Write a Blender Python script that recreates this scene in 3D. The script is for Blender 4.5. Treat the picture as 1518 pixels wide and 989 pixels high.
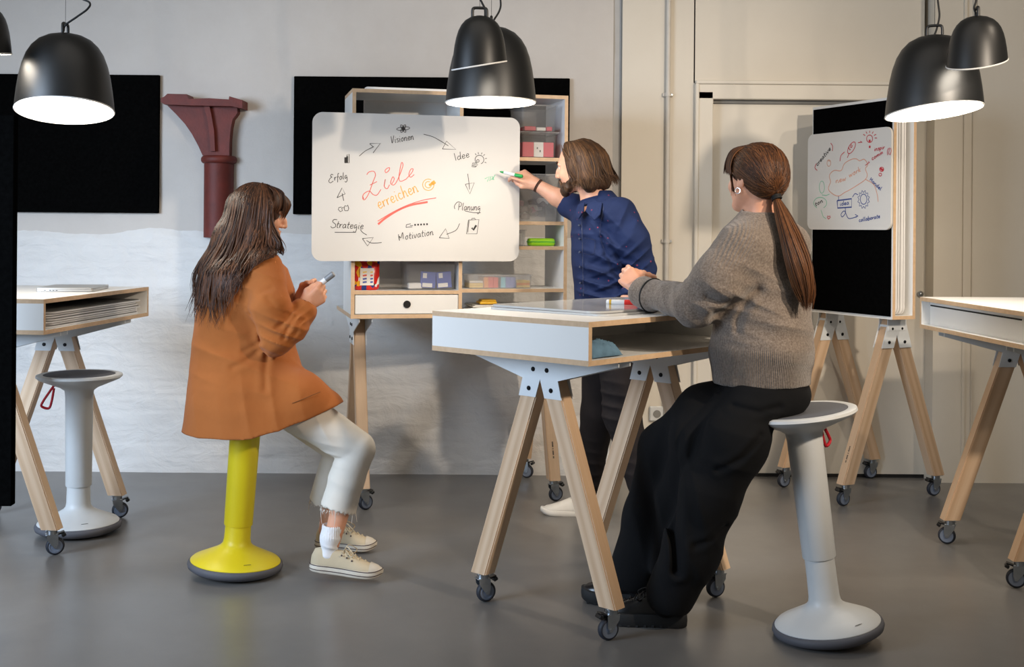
import bpy, bmesh, math, random
import numpy as np
from mathutils import Vector, Matrix

for o in list(bpy.data.objects):
    bpy.data.objects.remove(o, do_unlink=True)
SC = bpy.context.scene
COL = SC.collection
PI = math.pi

# ------------------------------------------------------------------ camera
CAM_H, FPX, CX, CY, ROLL = 1.40, 1800.0, 759.0, 340.0, 0.008
cam_d = bpy.data.cameras.new('camera')
cam = bpy.data.objects.new('camera', cam_d)
COL.objects.link(cam)
cam.location = (0, 0, CAM_H)
cam.rotation_euler = (PI / 2, -ROLL, 0)
cam_d.sensor_fit = 'HORIZONTAL'
cam_d.sensor_width = 36.0
cam_d.lens = FPX / 1518.0 * 36.0
cam_d.shift_y = -(494.5 - CY) / 1518.0
cam_d.clip_start = 0.05
SC.camera = cam


def at(px, py, Y):
    """world point seen at photograph pixel (px, py) at distance Y from the camera"""
    du, dv = px - CX, py - CY
    return Vector(((du + ROLL * dv) / FPX * Y, Y, CAM_H - (dv - ROLL * du) / FPX * Y))


# ------------------------------------------------------------------ world, lights, exposure
w = bpy.data.worlds.new('World')
SC.world = w
w.use_nodes = True
bg = w.node_tree.nodes['Background']
bg.inputs[0].default_value = (1.0, 0.93, 0.82, 1)
bg.inputs[1].default_value = 0.15


def lamp(name, kind, loc, target, energy, color, **kw):
    d = bpy.data.lights.new(name, kind)
    d.energy = energy
    d.color = color
    for k, v in kw.items():
        setattr(d, k, v)
    o = bpy.data.objects.new(name, d)
    COL.objects.link(o)
    o.location = loc
    o.rotation_euler = (Vector(target) - Vector(loc)).to_track_quat('-Z', 'Y').to_euler()
    return o


# warm studio head to the right of the camera: the shadows of lamps, shelf and man point back to it
lamp('key_spot', 'SPOT', (2.74, 1.75, 2.80), (0.25, 6.3, 1.0), 470, (1.0, 0.85, 0.68),
     spot_size=math.radians(58), spot_blend=0.75, shadow_soft_size=0.07)
# a second, weaker head next to it gives the doubled lamp shadows on the door
lamp('second_spot', 'SPOT', (1.9, 1.75, 2.40), (0.7, 6.4, 1.4), 95, (1.0, 0.86, 0.70),
     spot_size=math.radians(58), spot_blend=0.8, shadow_soft_size=0.06)
# track spot under the ceiling on the right
lamp('track_spot', 'SPOT', (4.0, 3.3, 4.4), (2.2, 6.3, 1.2), 170, (1.0, 0.85, 0.68),
     spot_size=math.radians(60), spot_blend=0.6, shadow_soft_size=0.06)
# daylight from the tall windows on the left, behind the camera
lamp('window_daylight', 'AREA', (-4.2, 2.2, 2.0), (-1.0, 6.4, 0.35), 94, (0.63, 0.79, 1.0),
     shape='RECTANGLE', size=2.2, size_y=1.7, spread=math.radians(95))
# soft ceiling light of the room
lamp('ceiling_light', 'AREA', (-0.2, 3.4, 4.2), (-0.1, 4.6, 0.0), 24, (1.0, 0.93, 0.84),
     shape='RECTANGLE', size=4.0, size_y=2.5)

SC.view_settings.view_transform = 'Standard'
SC.view_settings.look = 'None'
SC.view_settings.gamma = 1.0
SC.view_settings.use_curve_mapping = False
SC.view_settings.exposure = 0.0

random.seed(7)
RNG = np.random.default_rng(11)


# ------------------------------------------------------------------ materials
def lin(c):
    return tuple((v / 12.92 if v <= 0.04045 else ((v + 0.055) / 1.055) ** 2.4) for v in c)


def rgb(r, g, b):
    return lin((r / 255, g / 255, b / 255)) + (1,)


class NT:
    """small node-tree writer"""
    def __init__(s, name):
        s.m = bpy.data.materials.new(name)
        s.m.use_nodes = True
        s.t = s.m.node_tree
        s.b = s.t.nodes['Principled BSDF']
        s.out = s.t.nodes['Material Output']

    def n(s, typ, **kw):
        nd = s.t.nodes.new(typ)
        for k, v in kw.items():
            if k in nd.inputs.keys() if isinstance(k, str) else False:
                nd.inputs[k].default_value = v
            else:
                setattr(nd, k, v)
        return nd

    def l(s, a, b):
        s.t.links.new(a, b)

    def coord(s, scale=(1, 1, 1), kind='Object', rot=(0, 0, 0)):
        tc = s.t.nodes.new('ShaderNodeTexCoord')
        mp = s.t.nodes.new('ShaderNodeMapping')
        mp.inputs['Scale'].default_value = scale
        mp.inputs['Rotation'].default_value = rot
        s.l(tc.outputs[kind], mp.inputs['Vector'])
        return mp.outputs['Vector']

    def noise(s, vec, scale=5, detail=4, rough=0.55, dist=0.0):
        nd = s.t.nodes.new('ShaderNodeTexNoise')
        nd.inputs['Scale'].default_value = scale
        nd.inputs['Detail'].default_value = detail
        nd.inputs['Roughness'].default_value = rough
        nd.inputs['Distortion'].default_value = dist
        if vec is not None:
            s.l(vec, nd.inputs['Vector'])
        return nd.outputs['Fac']

    def ramp(s, fac, stops):
        nd = s.t.nodes.new('ShaderNodeValToRGB')
        e = nd.color_ramp.elements
        while len(e) < len(stops):
            e.new(0.5)
        for el, (p, c) in zip(e, stops):
            el.position = p
            el.color = c
        s.l(fac, nd.inputs['Fac'])
        return nd.outputs['Color']

    def bump(s, h, strength=0.3, dist=0.01):
        nd = s.t.nodes.new('ShaderNodeBump')
        nd.inputs['Strength'].default_value = strength
        nd.inputs['Distance'].default_value = dist
        s.l(h, nd.inputs['Height'])
        s.l(nd.outputs['Normal'], s.b.inputs['Normal'])

    def math(s, op, a, b=None):
        nd = s.t.nodes.new('ShaderNodeMath')
        nd.operation = op
        for i, v in enumerate((a, b)):
            if v is None:
                continue
            if isinstance(v, (int, float)):
                nd.inputs[i].default_value = v
            else:
                s.l(v, nd.inputs[i])
        return nd.outputs[0]

    def mix(s, fac, a, b):
        nd = s.t.nodes.new('ShaderNodeMix')
        nd.data_type = 'RGBA'
        for i, v in ((0, fac), (6, a), (7, b)):
            if isinstance(v, (int, float, tuple)):
                nd.inputs[i].default_value = v
            else:
                s.l(v, nd.inputs[i])
        return nd.outputs[2]


M = {}


def mat(name, col, rough=0.5, metal=0.0, var=0.06, scale=12.0, bump=0.0, bscale=60.0, spec=None,
        sheen=0.0, coat=0.0, stretch=(1, 1, 1), bdist=0.004):
    t = NT(name)
    t.b.inputs['Roughness'].default_value = rough
    t.b.inputs['Metallic'].default_value = metal
    if spec is not None:
        t.b.inputs['Specular IOR Level'].default_value = spec
    if sheen:
        t.b.inputs['Sheen Weight'].default_value = sheen
    if coat:
        t.b.inputs['Coat Weight'].default_value = coat
    v = t.coord(stretch)
    f = t.noise(v, scale, 4)
    lo = tuple(c * (1 - var) for c in col[:3]) + (1,)
    hi = tuple(min(1, c * (1 + var)) for c in col[:3]) + (1,)
    t.l(t.ramp(f, [(0.3, lo), (0.7, hi)]), t.b.inputs['Base Color'])
    if bump:
        t.bump(t.noise(v, bscale, 3), bump, bdist)
    M[name] = t.m
    return t.m


def wood_mat(name, a, b, c, rough=0.5, rings=26.0):
    """timber with the grain along local Z"""
    t = NT(name)
    oi = t.t.nodes.new('ShaderNodeObjectInfo')
    v = t.coord((1, 1, 0.045))
    add = t.t.nodes.new('ShaderNodeVectorMath')
    add.operation = 'ADD'
    t.l(v, add.inputs[0])
    cmb = t.t.nodes.new('ShaderNodeCombineXYZ')
    t.l(t.math('MULTIPLY', oi.outputs['Random'], 3.1), cmb.inputs[0])
    t.l(t.math('MULTIPLY', oi.outputs['Random'], 7.7), cmb.inputs[2])
    t.l(cmb.outputs[0], add.inputs[1])
    wv = t.t.nodes.new('ShaderNodeTexWave')
    wv.wave_type = 'BANDS'
    wv.bands_direction = 'X'
    wv.inputs['Scale'].default_value = rings
    wv.inputs['Distortion'].default_value = 5.0
    wv.inputs['Detail'].default_value = 3.0
    wv.inputs['Detail Scale'].default_value = 0.9
    t.l(add.outputs[0], wv.inputs['Vector'])
    fine = t.noise(add.outputs[0], 160, 3)
    f = t.math('ADD', t.math('MULTIPLY', wv.outputs['Fac'], 0.55), t.math('MULTIPLY', fine, 0.45))
    t.l(t.ramp(f, [(0.1, a), (0.5, b), (0.95, c)]), t.b.inputs['Base Color'])
    t.b.inputs['Roughness'].default_value = rough
    t.bump(f, 0.08, 0.002)
    M[name] = t.m


wood_mat('ash', rgb(222, 192, 160), rgb(213, 181, 148), rgb(197, 161, 126), rings=7.0)
t = NT('ply')
v = t.coord((1, 1, 1))
f = t.noise(v, 40, 4)
t.l(t.ramp(f, [(0.25, rgb(200, 166, 130)), (0.75, rgb(218, 186, 150))]), t.b.inputs['Base Color'])
t.b.inputs['Roughness'].default_value = 0.55
M['ply'] = t.m
mat('laminate', rgb(236, 234, 230), 0.38, var=0.02, scale=3)
mat('laminate_gloss', rgb(188, 188, 187), 0.10, var=0.02, scale=3)
mat('whiteboard', rgb(216, 212, 206), 0.5, var=0.012, scale=2)
mat('board_edge', rgb(232, 230, 228), 0.4, var=0.02)
mat('felt', rgb(8, 8, 8), 1.0, var=0.25, scale=60, bump=0.3, bscale=420, spec=0.0)
mat('bracket', rgb(226, 230, 232), 0.42, var=0.02, spec=0.5)
mat('bolt', rgb(18, 18, 20), 0.35, 0.6)
mat('zinc', rgb(170, 176, 182), 0.28, 0.95, var=0.1, scale=40)
mat('tyre', rgb(36, 40, 50), 0.6, var=0.1)
mat('wheel_hub', rgb(118, 128, 146), 0.45, var=0.05)
mat('black_plastic', rgb(18, 18, 20), 0.4)
mat('lamp_black', rgb(12, 12, 12), 0.42, 0.0, var=0.05, spec=0.6)
mat('lamp_white', rgb(238, 236, 232), 0.45)
mat('cord', rgb(14, 14, 14), 0.7)
mat('yellow_plastic', rgb(226, 205, 28), 0.42, var=0.02, bump=0.05, bscale=300)
mat('grey_plastic', rgb(206, 207, 206), 0.45, var=0.02, bump=0.05, bscale=300)
mat('rubber', rgb(86, 86, 92), 0.7, var=0.05)
mat('seat_grey', rgb(92, 93, 98), 0.9, var=0.1, scale=200, bump=0.2, bscale=500)
mat('strap_red', rgb(176, 16, 34), 0.7)
mat('iron_red', rgb(98, 32, 21), 0.62, var=0.18, scale=14, bump=0.3, bscale=70)
mat('pipe_paint', rgb(196, 190, 180), 0.5)
mat('door_paint', rgb(214, 207, 194), 0.5, var=0.02, scale=2)
mat('dark_gap', rgb(28, 26, 24), 0.9)
mat('jamb_grey', rgb(128, 126, 122), 0.6)
mat('trim_grey', rgb(172, 170, 167), 0.6)
mat('aluminium', rgb(196, 192, 186), 0.35, 0.7, var=0.03)
mat('paper', rgb(226, 222, 212), 0.7)
mat('cloth_blue', rgb(96, 128, 150), 0.9, var=0.15, scale=30, bump=0.4, bscale=300)
mat('ink_black', rgb(46, 42, 40), 0.6)
mat('ink_red', rgb(232, 104, 92), 0.6)
mat('ink_deep_red', rgb(200, 50, 60), 0.6)
mat('ink_orange', rgb(240, 176, 70), 0.6)
mat('ink_green', rgb(96, 196, 150), 0.6)
mat('ink_peach', rgb(222, 160, 130), 0.6)
mat('ink_blue', rgb(48, 70, 140), 0.6)
mat('marker_green', rgb(24, 150, 72), 0.4)
mat('marker_red', rgb(225, 40, 34), 0.4)
mat('marker_white', rgb(228, 226, 224), 0.4)
mat('marker_grey', rgb(128, 130, 132), 0.4)
mat('marker_yellow', rgb(228, 178, 40), 0.4)
mat('box_green', rgb(150, 208, 26), 0.45)
mat('box_red', rgb(206, 58, 78), 0.5)
mat('pack_blue', rgb(74, 92, 168), 0.45)
mat('card_white', rgb(232, 228, 222), 0.6)
mat('card_yellow', rgb(240, 206, 110), 0.6)
mat('card_orange', rgb(238, 150, 60), 0.6)
mat('card_red', rgb(226, 84, 66), 0.6)
mat('card_blue', rgb(96, 118, 190), 0.6)
mat('card_cyan', rgb(120, 200, 224), 0.6)
mat('content_brown', rgb(122, 104, 96), 0.7, var=0.4, scale=40)
mat('content_pink', rgb(168, 100, 112), 0.7, var=0.3, scale=40)


def plastic_mat(name, col, fac):
    t = NT(name)
    t.b.inputs['Base Color'].default_value = col
    t.b.inputs['Roughness'].default_value = 0.25
    tr = t.t.nodes.new('ShaderNodeBsdfTransparent')
    tr.inputs[0].default_value = (0.95, 0.95, 0.95, 1)
    mx = t.t.nodes.new('ShaderNodeMixShader')
    mx.inputs[0].default_value = fac
    t.l(tr.outputs[0], mx.inputs[1])
    t.l(t.b.outputs[0], mx.inputs[2])
    t.l(mx.outputs[0], t.out.inputs['Surface'])
    M[name] = t.m


plastic_mat('clear_plastic', rgb(206, 204, 202), 0.09)
plastic_mat('cloudy_plastic', rgb(214, 212, 210), 0.22)

t = NT('lamp_glow')
t.b.inputs['Base Color'].default_value = (0.9, 0.9, 0.9, 1)
t.b.inputs['Emission Color'].default_value = (1.0, 0.90, 0.76, 1)
t.b.inputs['Emission Strength'].default_value = 24.0
M['lamp_glow'] = t.m

# floor: grey poured resin with faint cloudy trowel marks
t = NT('resin_floor')
v = t.coord((1, 1, 1))
f = t.math('ADD', t.math('MULTIPLY', t.noise(v, 1.1, 5, 0.6), 0.7), t.math('MULTIPLY', t.noise(v, 9, 4), 0.3))
t.l(t.ramp(f, [(0.3, rgb(102, 100, 98)), (0.7, rgb(117, 114, 111))]), t.b.inputs['Base Color'])
rr = t.t.nodes.new('ShaderNodeMapRange')
rr.inputs[3].default_value = 0.24
rr.inputs[4].default_value = 0.38
t.l(t.noise(v, 2.3, 4), rr.inputs[0])
t.l(rr.outputs[0], t.b.inputs['Roughness'])
t.bump(t.noise(v, 14, 4), 0.04, 0.003)
M['resin_floor'] = t.m

# painted plaster
t = NT('plaster')
v = t.coord((1, 1, 1))
f = t.noise(v, 1.7, 6, 0.6)
t.l(t.ramp(f, [(0.3, rgb(190, 183, 176)), (0.7, rgb(201, 195, 188))]), t.b.inputs['Base Color'])
t.b.inputs['Roughness'].default_value = 0.75
h = t.math('ADD', t.noise(v, 16, 5, 0.6), t.math('MULTIPLY', t.noise(v, 90, 3), 0.25))
t.bump(h, 0.22, 0.012)
M['plaster'] = t.m
t = NT('rough_plaster')
v = t.coord((0.8, 0.8, 1.25))
f = t.noise(v, 2.2, 6, 0.6)
t.l(t.ramp(f, [(0.3, rgb(210, 208, 205)), (0.7, rgb(222, 220, 217))]), t.b.inputs['Base Color'])
t.b.inputs['Roughness'].default_value = 0.7
h = t.math('ADD', t.noise(v, 8, 6, 0.6, 0.8), t.math('MULTIPLY', t.noise(v, 45, 3), 0.12))
t.bump(h, 0.6, 0.022)
M['rough_plaster'] = t.m
t = NT('smooth_wall')
v = t.coord((1, 1, 1))
f = t.noise(v, 1.2, 5, 0.6)
t.l(t.ramp(f, [(0.3, rgb(208, 199, 184)), (0.7, rgb(215, 207, 193))]), t.b.inputs['Base Color'])
t.b.inputs['Roughness'].default_value = 0.65
t.bump(t.noise(v, 30, 4), 0.08, 0.006)
M['smooth_wall'] = t.m


# ------------------------------------------------------------------ mesh helpers
class MB:
    def __init__(s):
        s.bm = bmesh.new()

    def box(s, size, c=(0, 0, 0), rot=None, bev=0.0, seg=1):
        mtx = Matrix.Translation(Vector(c)) @ (rot.to_4x4() if rot else Matrix.Identity(4)) @ Matrix.Diagonal((*size, 1))
        r = bmesh.ops.create_cube(s.bm, size=1.0, matrix=mtx)
        if bev:
            es = list({e for vv in r['verts'] for e in vv.link_edges})
            bmesh.ops.bevel(s.bm, geom=es, offset=bev, segments=seg, affect='EDGES', profile=0.5)
        return s

    def prism(s, poly, y0, y1, axes=(0, 2, 1)):
        """polygon in the (axes[0], axes[1]) plane, extruded along axes[2] from y0 to y1"""
        def mk(p, d):
            q = [0, 0, 0]
            q[axes[0]], q[axes[1]], q[axes[2]] = p[0], p[1], d
            return s.bm.verts.new(q)
        a = [mk(p, y0) for p in poly]
        b = [mk(p, y1) for p in poly]
        n = len(poly)
        s.bm.faces.new(a)
        s.bm.faces.new(b[::-1])
        for i in range(n):
            s.bm.faces.new((a[i], b[i], b[(i + 1) % n], a[(i + 1) % n]))
        bmesh.ops.recalc_face_normals(s.bm, faces=s.bm.faces[:])
        return s

    def lathe(s, prof, seg=40, mtx=None, cap=True):
        rings = []
        for (r, z) in prof:
            ring = []
            for i in range(seg):
                a = 2 * PI * i / seg
                p = Vector((r * math.cos(a), r * math.sin(a), z))
                ring.append(s.bm.verts.new(mtx @ p if mtx else p))
            rings.append(ring)
        for a, b in zip(rings[:-1], rings[1:]):
            for i in range(seg):
                j = (i + 1) % seg
                s.bm.faces.new((a[i], a[j], b[j], b[i]))
        if cap:
            s.bm.faces.new(rings[0][::-1])
            s.bm.faces.new(rings[-1])
        return s

    def cyl(s, a, b, ra, rb=None, seg=16):
        a, b = Vector(a), Vector(b)
        q = (b - a).to_track_quat('Z', 'Y').to_matrix().to_4x4()
        return s.lathe([(ra, 0), (ra if rb is None else rb, (b - a).length)], seg, Matrix.Translation(a) @ q)

    def tube(s, pts, rad, seg=8, cap=True):
        pts = [Vector(p) for p in pts]
        n = len(pts)
        rads = rad if hasattr(rad, '__len__') else [rad] * n
        rings = []
        up = Vector((0, 0, 1))
        for i, p in enumerate(pts):
            tg = (pts[min(i + 1, n - 1)] - pts[max(i - 1, 0)]).normalized()
            if i == 0:
                x = tg.cross(up) if abs(tg.z) < 0.95 else tg.cross(Vector((1, 0, 0)))
            else:
                x = x - tg * x.dot(tg)
            x.normalize()
            y = tg.cross(x)
            rings.append([s.bm.verts.new(p + (x * math.cos(2 * PI * k / seg) + y * math.sin(2 * PI * k / seg)) * rads[i]) for k in range(seg)])
        for a, b in zip(rings[:-1], rings[1:]):
            for k in range(seg):
                j = (k + 1) % seg
                s.bm.faces.new((a[k], a[j], b[j], b[k]))
        if cap:
            s.bm.faces.new(rings[0][::-1])
            s.bm.faces.new(rings[-1])
        return s

    def sphere(s, c, r, seg=16, scale=(1, 1, 1)):
        bmesh.ops.create_uvsphere(s.bm, u_segments=seg, v_segments=max(6, seg // 2), radius=r,
                                  matrix=Matrix.Translation(Vector(c)) @ Matrix.Diagonal((*scale, 1)))
        return s

    def xform(s, mtx):
        bmesh.ops.transform(s.bm, matrix=mtx, verts=s.bm.verts[:])
        return s

    def build(s, name, m, parent=None, smooth=None):
        me = bpy.data.meshes.new(name)
        s.bm.to_mesh(me)
        s.bm.free()
        ms = m if isinstance(m, (list, tuple)) else [m]
        for k in ms:
            me.materials.append(M[k])
        if smooth is not None:
            me.polygons.foreach_set('use_smooth', [True] * len(me.polygons))
            if smooth < 180:
                me.set_sharp_from_angle(angle=math.radians(smooth))
        o = bpy.data.objects.new(name, me)
        COL.objects.link(o)
        if parent is not None:
            o.parent = parent
        return o


def rrect(w, h, r, seg=6, cx=0, cy=0):
    pts = []
    for sx, sy, a0 in ((1, 1, 0), (-1, 1, 90), (-1, -1, 180), (1, -1, 270)):
        for k in range(seg + 1):
            a = math.radians(a0 + 90 * k / seg)
            pts.append((cx + sx * (w / 2 - r) + r * math.cos(a), cy + sy * (h / 2 - r) + r * math.sin(a)))
    return pts


def tag(o, label, cat, group=None):
    o['label'] = label
    o['category'] = cat
    if group:
        o['group'] = group
    return o


def thing(name, label, cat, loc=(0, 0, 0), rz=0.0, group=None):
    o = bpy.data.objects.new(name, None)
    o.empty_display_size = 0.1
    COL.objects.link(o)
    o.location = loc
    o.rotation_euler = (0, 0, rz)
    return tag(o, label, cat, group)


def struct(o):
    o['kind'] = 'structure'
    return o


def copy_tree(o, parent=None):
    c = o.copy()
    COL.objects.link(c)
    c.parent = parent
    for ch in list(o.children):
        copy_tree(ch, c)
    return c


def place(o, loc, rot=(0, 0, 0)):
    o.location = loc
    o.rotation_euler = rot
    return o


def catmull(pts, n=6):
    P = [np.array(p, float) for p in pts]
    if len(P) < 3:
        return [tuple(p) for p in P]
    Q = [2 * P[0] - P[1]] + P + [2 * P[-1] - P[-2]]
    out = []
    for i in range(1, len(Q) - 2):
        for k in range(n):
            t = k / n
            a, b, c, d = Q[i - 1], Q[i], Q[i + 1], Q[i + 2]
            out.append(tuple(0.5 * (2 * b + (c - a) * t + (2 * a - 5 * b + 4 * c - d) * t * t + (3 * b - a - 3 * c + d) * t ** 3)))
    out.append(tuple(P[-1]))
    return out


def np_mesh(name, V, F, m, parent=None, attrs=None, smooth=True):
    """quads (or tris) from numpy arrays"""
    me = bpy.data.meshes.new(name)
    k = F.shape[1]
    me.vertices.add(len(V))
    me.vertices.foreach_set('co', np.ascontiguousarray(V, dtype=np.float32).ravel())
    me.loops.add(F.size)
    me.loops.foreach_set('vertex_index', np.ascontiguousarray(F, dtype=np.int32).ravel())
    me.polygons.add(len(F))
    me.polygons.foreach_set('loop_start', np.arange(0, F.size, k, dtype=np.int32))
    me.polygons.foreach_set('use_smooth', np.full(len(F), smooth))
    me.update(calc_edges=True)
    me.validate()
    for nm, arr in (attrs or {}).items():
        at_ = me.attributes.new(nm, 'FLOAT', 'POINT')
        at_.data.foreach_set('value', np.ascontiguousarray(arr, dtype=np.float32))
    me.materials.append(M[m])
    o = bpy.data.objects.new(name, me)
    COL.objects.link(o)
    if parent is not None:
        o.parent = parent
    return o


# ------------------------------------------------------------------ signed distance modelling (bodies, clothes, hair)
def A3(p):
    return np.array((p[0], p[1], p[2]), float)


def smin(a, b, k):
    if k <= 0:
        return np.minimum(a, b)
    h = np.maximum(k - np.abs(a - b), 0) / k
    return np.minimum(a, b) - h * h * k * 0.25


def cap(a, b, ra, rb=None):
    a, b = A3(a), A3(b)
    rb = ra if rb is None else rb
    ba = b - a
    L = max(ba @ ba, 1e-9)

    def f(P):
        q = P - a
        t = np.clip(q @ ba / L, 0, 1)
        return np.linalg.norm(q - t[:, None] * ba, axis=1) - (ra + (rb - ra) * t)
    return f


def ell(c, r, ax=None):
    c, r = A3(c), A3(r)
    R = np.eye(3) if ax is None else np.array([A3(x) for x in ax])

    def f(P):
        q = (P - c) @ R.T
        k0 = np.linalg.norm(q / r, axis=1)
        k1 = np.linalg.norm(q / (r * r), axis=1) + 1e-9
        return k0 * (k0 - 1) / k1
    return f


def chain(pts, rads, k=0.02):
    fs = [cap(pts[i], pts[i + 1], rads[i], rads[i + 1]) for i in range(len(pts) - 1)]

    def f(P):
        d = fs[0](P)
        for g in fs[1:]:
            d = smin(d, g(P), k)
        return d
    return f


def loftz(rows, fwd, e=2.0):
    """vertical loft; rows of (z, cx, cy, r_forward, r_side); fwd = unit xy"""
    rows = sorted(rows)
    z = np.array([r[0] for r in rows])
    cols = [np.array([r[i] for r in rows]) for i in range(1, 5)]
    fx, fy = fwd

    def f(P):
        zz = P[:, 2]
        cx, cy, rf, rs = [np.interp(zz, z, c) for c in cols]
        x, y = P[:, 0] - cx, P[:, 1] - cy
        u, v = x * fx + y * fy, -x * fy + y * fx
        rho = (np.abs(u / rf) ** e + np.abs(v / rs) ** e) ** (1 / e)
        d = (rho - 1) * np.minimum(rf, rs)
        dz = np.maximum(z[0] - zz, zz - z[-1])
        return np.maximum(d, dz)
    return f


def half(n, p):
    n = A3(n) / np.linalg.norm(A3(n))
    p = A3(p)
    return lambda P: (P - p) @ n


def tri_noise(P, freq, seed=0):
    r = np.random.default_rng(seed)
    out = np.zeros(len(P))
    for i in range(7):
        d = r.normal(size=3)
        d *= freq * r.uniform(0.6, 1.6) / np.linalg.norm(d)
        out += np.sin(P @ d + r.uniform(0, 6.28))
    return out / 7 * 1.6


def sdf_mesh(prims, h, post=None, pad=0.03, lo=None, hi=None):
    """prims: list of (op, k, f); op in u (smooth union), s (subtract), i (intersect). Sparse blocks + surface nets."""
    lo, hi = A3(lo) - pad, A3(hi) + pad
    B = 12
    nb = np.maximum(1, np.ceil((hi - lo) / (h * B)).astype(int))
    n = nb * B + 1
    bi = np.stack(np.meshgrid(*[np.arange(k) for k in nb], indexing='ij'), -1).reshape(-1, 3)
    cen = lo + (bi * B + B / 2) * h
    R = B * h * math.sqrt(3) / 2
    D = [f(cen) for (_, _, f) in prims]
    um = None
    F = None
    for (op, k, _), d in zip(prims, D):
        if op == 'u':
            F = d if F is None else smin(F, d, k)
        elif op == 's':
            F = -smin(-F, d, k)
        else:
            F = -smin(-F, -d, k)
    G = np.empty(n, np.float32)
    loc = np.stack(np.meshgrid(*[np.arange(B + 1)] * 3, indexing='ij'), -1).reshape(-1, 3) * h
    sg = np.where(F < 0, -1.0, 1.0)
    big = np.repeat(np.repeat(np.repeat(sg.reshape(nb), B, 0), B, 1), B, 2)
    G[:-1, :-1, :-1] = big
    G[-1], G[:, -1], G[:, :, -1] = 1, 1, 1
    act = np.where(np.abs(F) < 1.6 * R + 0.02)[0]
    ud = [d for (op, _, _), d in zip(prims, D) if op == 'u']
    umin = np.min(np.array(ud), axis=0)
    for b in act:
        P = cen[b] - B / 2 * h + loc
        d = None
        for (op, k, f), Dp in zip(prims, D):
            if op == 'u':
                if Dp[b] - umin[b] > 2.8 * R + 2 * k:
                    continue
                v = f(P)
                d = v if d is None else smin(d, v, k)
            elif op == 's':
                if Dp[b] > 2.2 * R + k:
                    continue
                d = -smin(-d, f(P), k)
            else:
                d = -smin(-d, -f(P), k)
        if post:
            d = post(P, d)
        i, j, k_ = bi[b] * B
        G[i:i + B + 1, j:j + B + 1, k_:k_ + B + 1] = d.reshape(B + 1, B + 1, B + 1)
    S = G < 0
    c = np.zeros(np.array(n) - 1, np.int8)
    for dx in (0, 1):
        for dy in (0, 1):
            for dz in (0, 1):
                c += S[dx:n[0] - 1 + dx, dy:n[1] - 1 + dy, dz:n[2] - 1 + dz]
    cells = np.argwhere((c > 0) & (c < 8))
    ids = np.full(c.shape, -1, np.int32)
    ids[cells[:, 0], cells[:, 1], cells[:, 2]] = np.arange(len(cells))
    acc = np.zeros((len(cells), 3))
    cnt = np.zeros(len(cells))
    cor = [(x, y, z) for x in (0, 1) for y in (0, 1) for z in (0, 1)]
    for a in cor:
        for ax in range(3):
            if a[ax]:
                continue
            b = list(a)
            b[ax] = 1
            ga = G[cells[:, 0] + a[0], cells[:, 1] + a[1], cells[:, 2] + a[2]]
            gb = G[cells[:, 0] + b[0], cells[:, 1] + b[1], cells[:, 2] + b[2]]
            m = (ga < 0) != (gb < 0)
            t = np.where(m, ga / np.where(m, ga - gb, 1), 0)
            pt = np.array(a, float) + 0 * t[:, None]
            pt[:, ax] += t
            acc += pt * m[:, None]
            cnt += m
    V = lo + (cells + acc / cnt[:, None]) * h
    quads = []
    for ax in range(3):
        o1, o2 = [(1, 2), (2, 0), (0, 1)][ax]
        sl0 = [slice(None)] * 3
        sl1 = [slice(None)] * 3
        sl0[ax], sl1[ax] = slice(0, -1), slice(1, None)
        e = np.argwhere(S[tuple(sl0)] != S[tuple(sl1)])
        ok = (e[:, o1] > 0) & (e[:, o2] > 0) & (e[:, o1] < n[o1] - 1) & (e[:, o2] < n[o2] - 1)
        e = e[ok]
        inside = S[e[:, 0], e[:, 1], e[:, 2]]
        q = []
        for d1, d2 in ((-1, -1), (0, -1), (0, 0), (-1, 0)):
            ee = e.copy()
            ee[:, o1] += d1
            ee[:, o2] += d2
            q.append(ids[ee[:, 0], ee[:, 1], ee[:, 2]])
        q = np.stack(q, 1)
        q[~inside] = q[~inside][:, ::-1]
        quads.append(q)
    Q = np.concatenate(quads)
    Q = Q[(Q >= 0).all(1)]
    return V, Q


def sdf_obj(name, prims, h, m, parent, lo, hi, post=None, attrs=None, pad=0.03):
    V, Q = sdf_mesh(prims, h, post, pad, lo, hi)
    off = A3(parent.matrix_basis.translation) if parent is not None else np.zeros(3)
    o = np_mesh(name, V - off, Q, m, parent, attrs(V) if attrs else None)
    return o


def U(f, k=0.0):
    return ('u', k, f)


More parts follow.
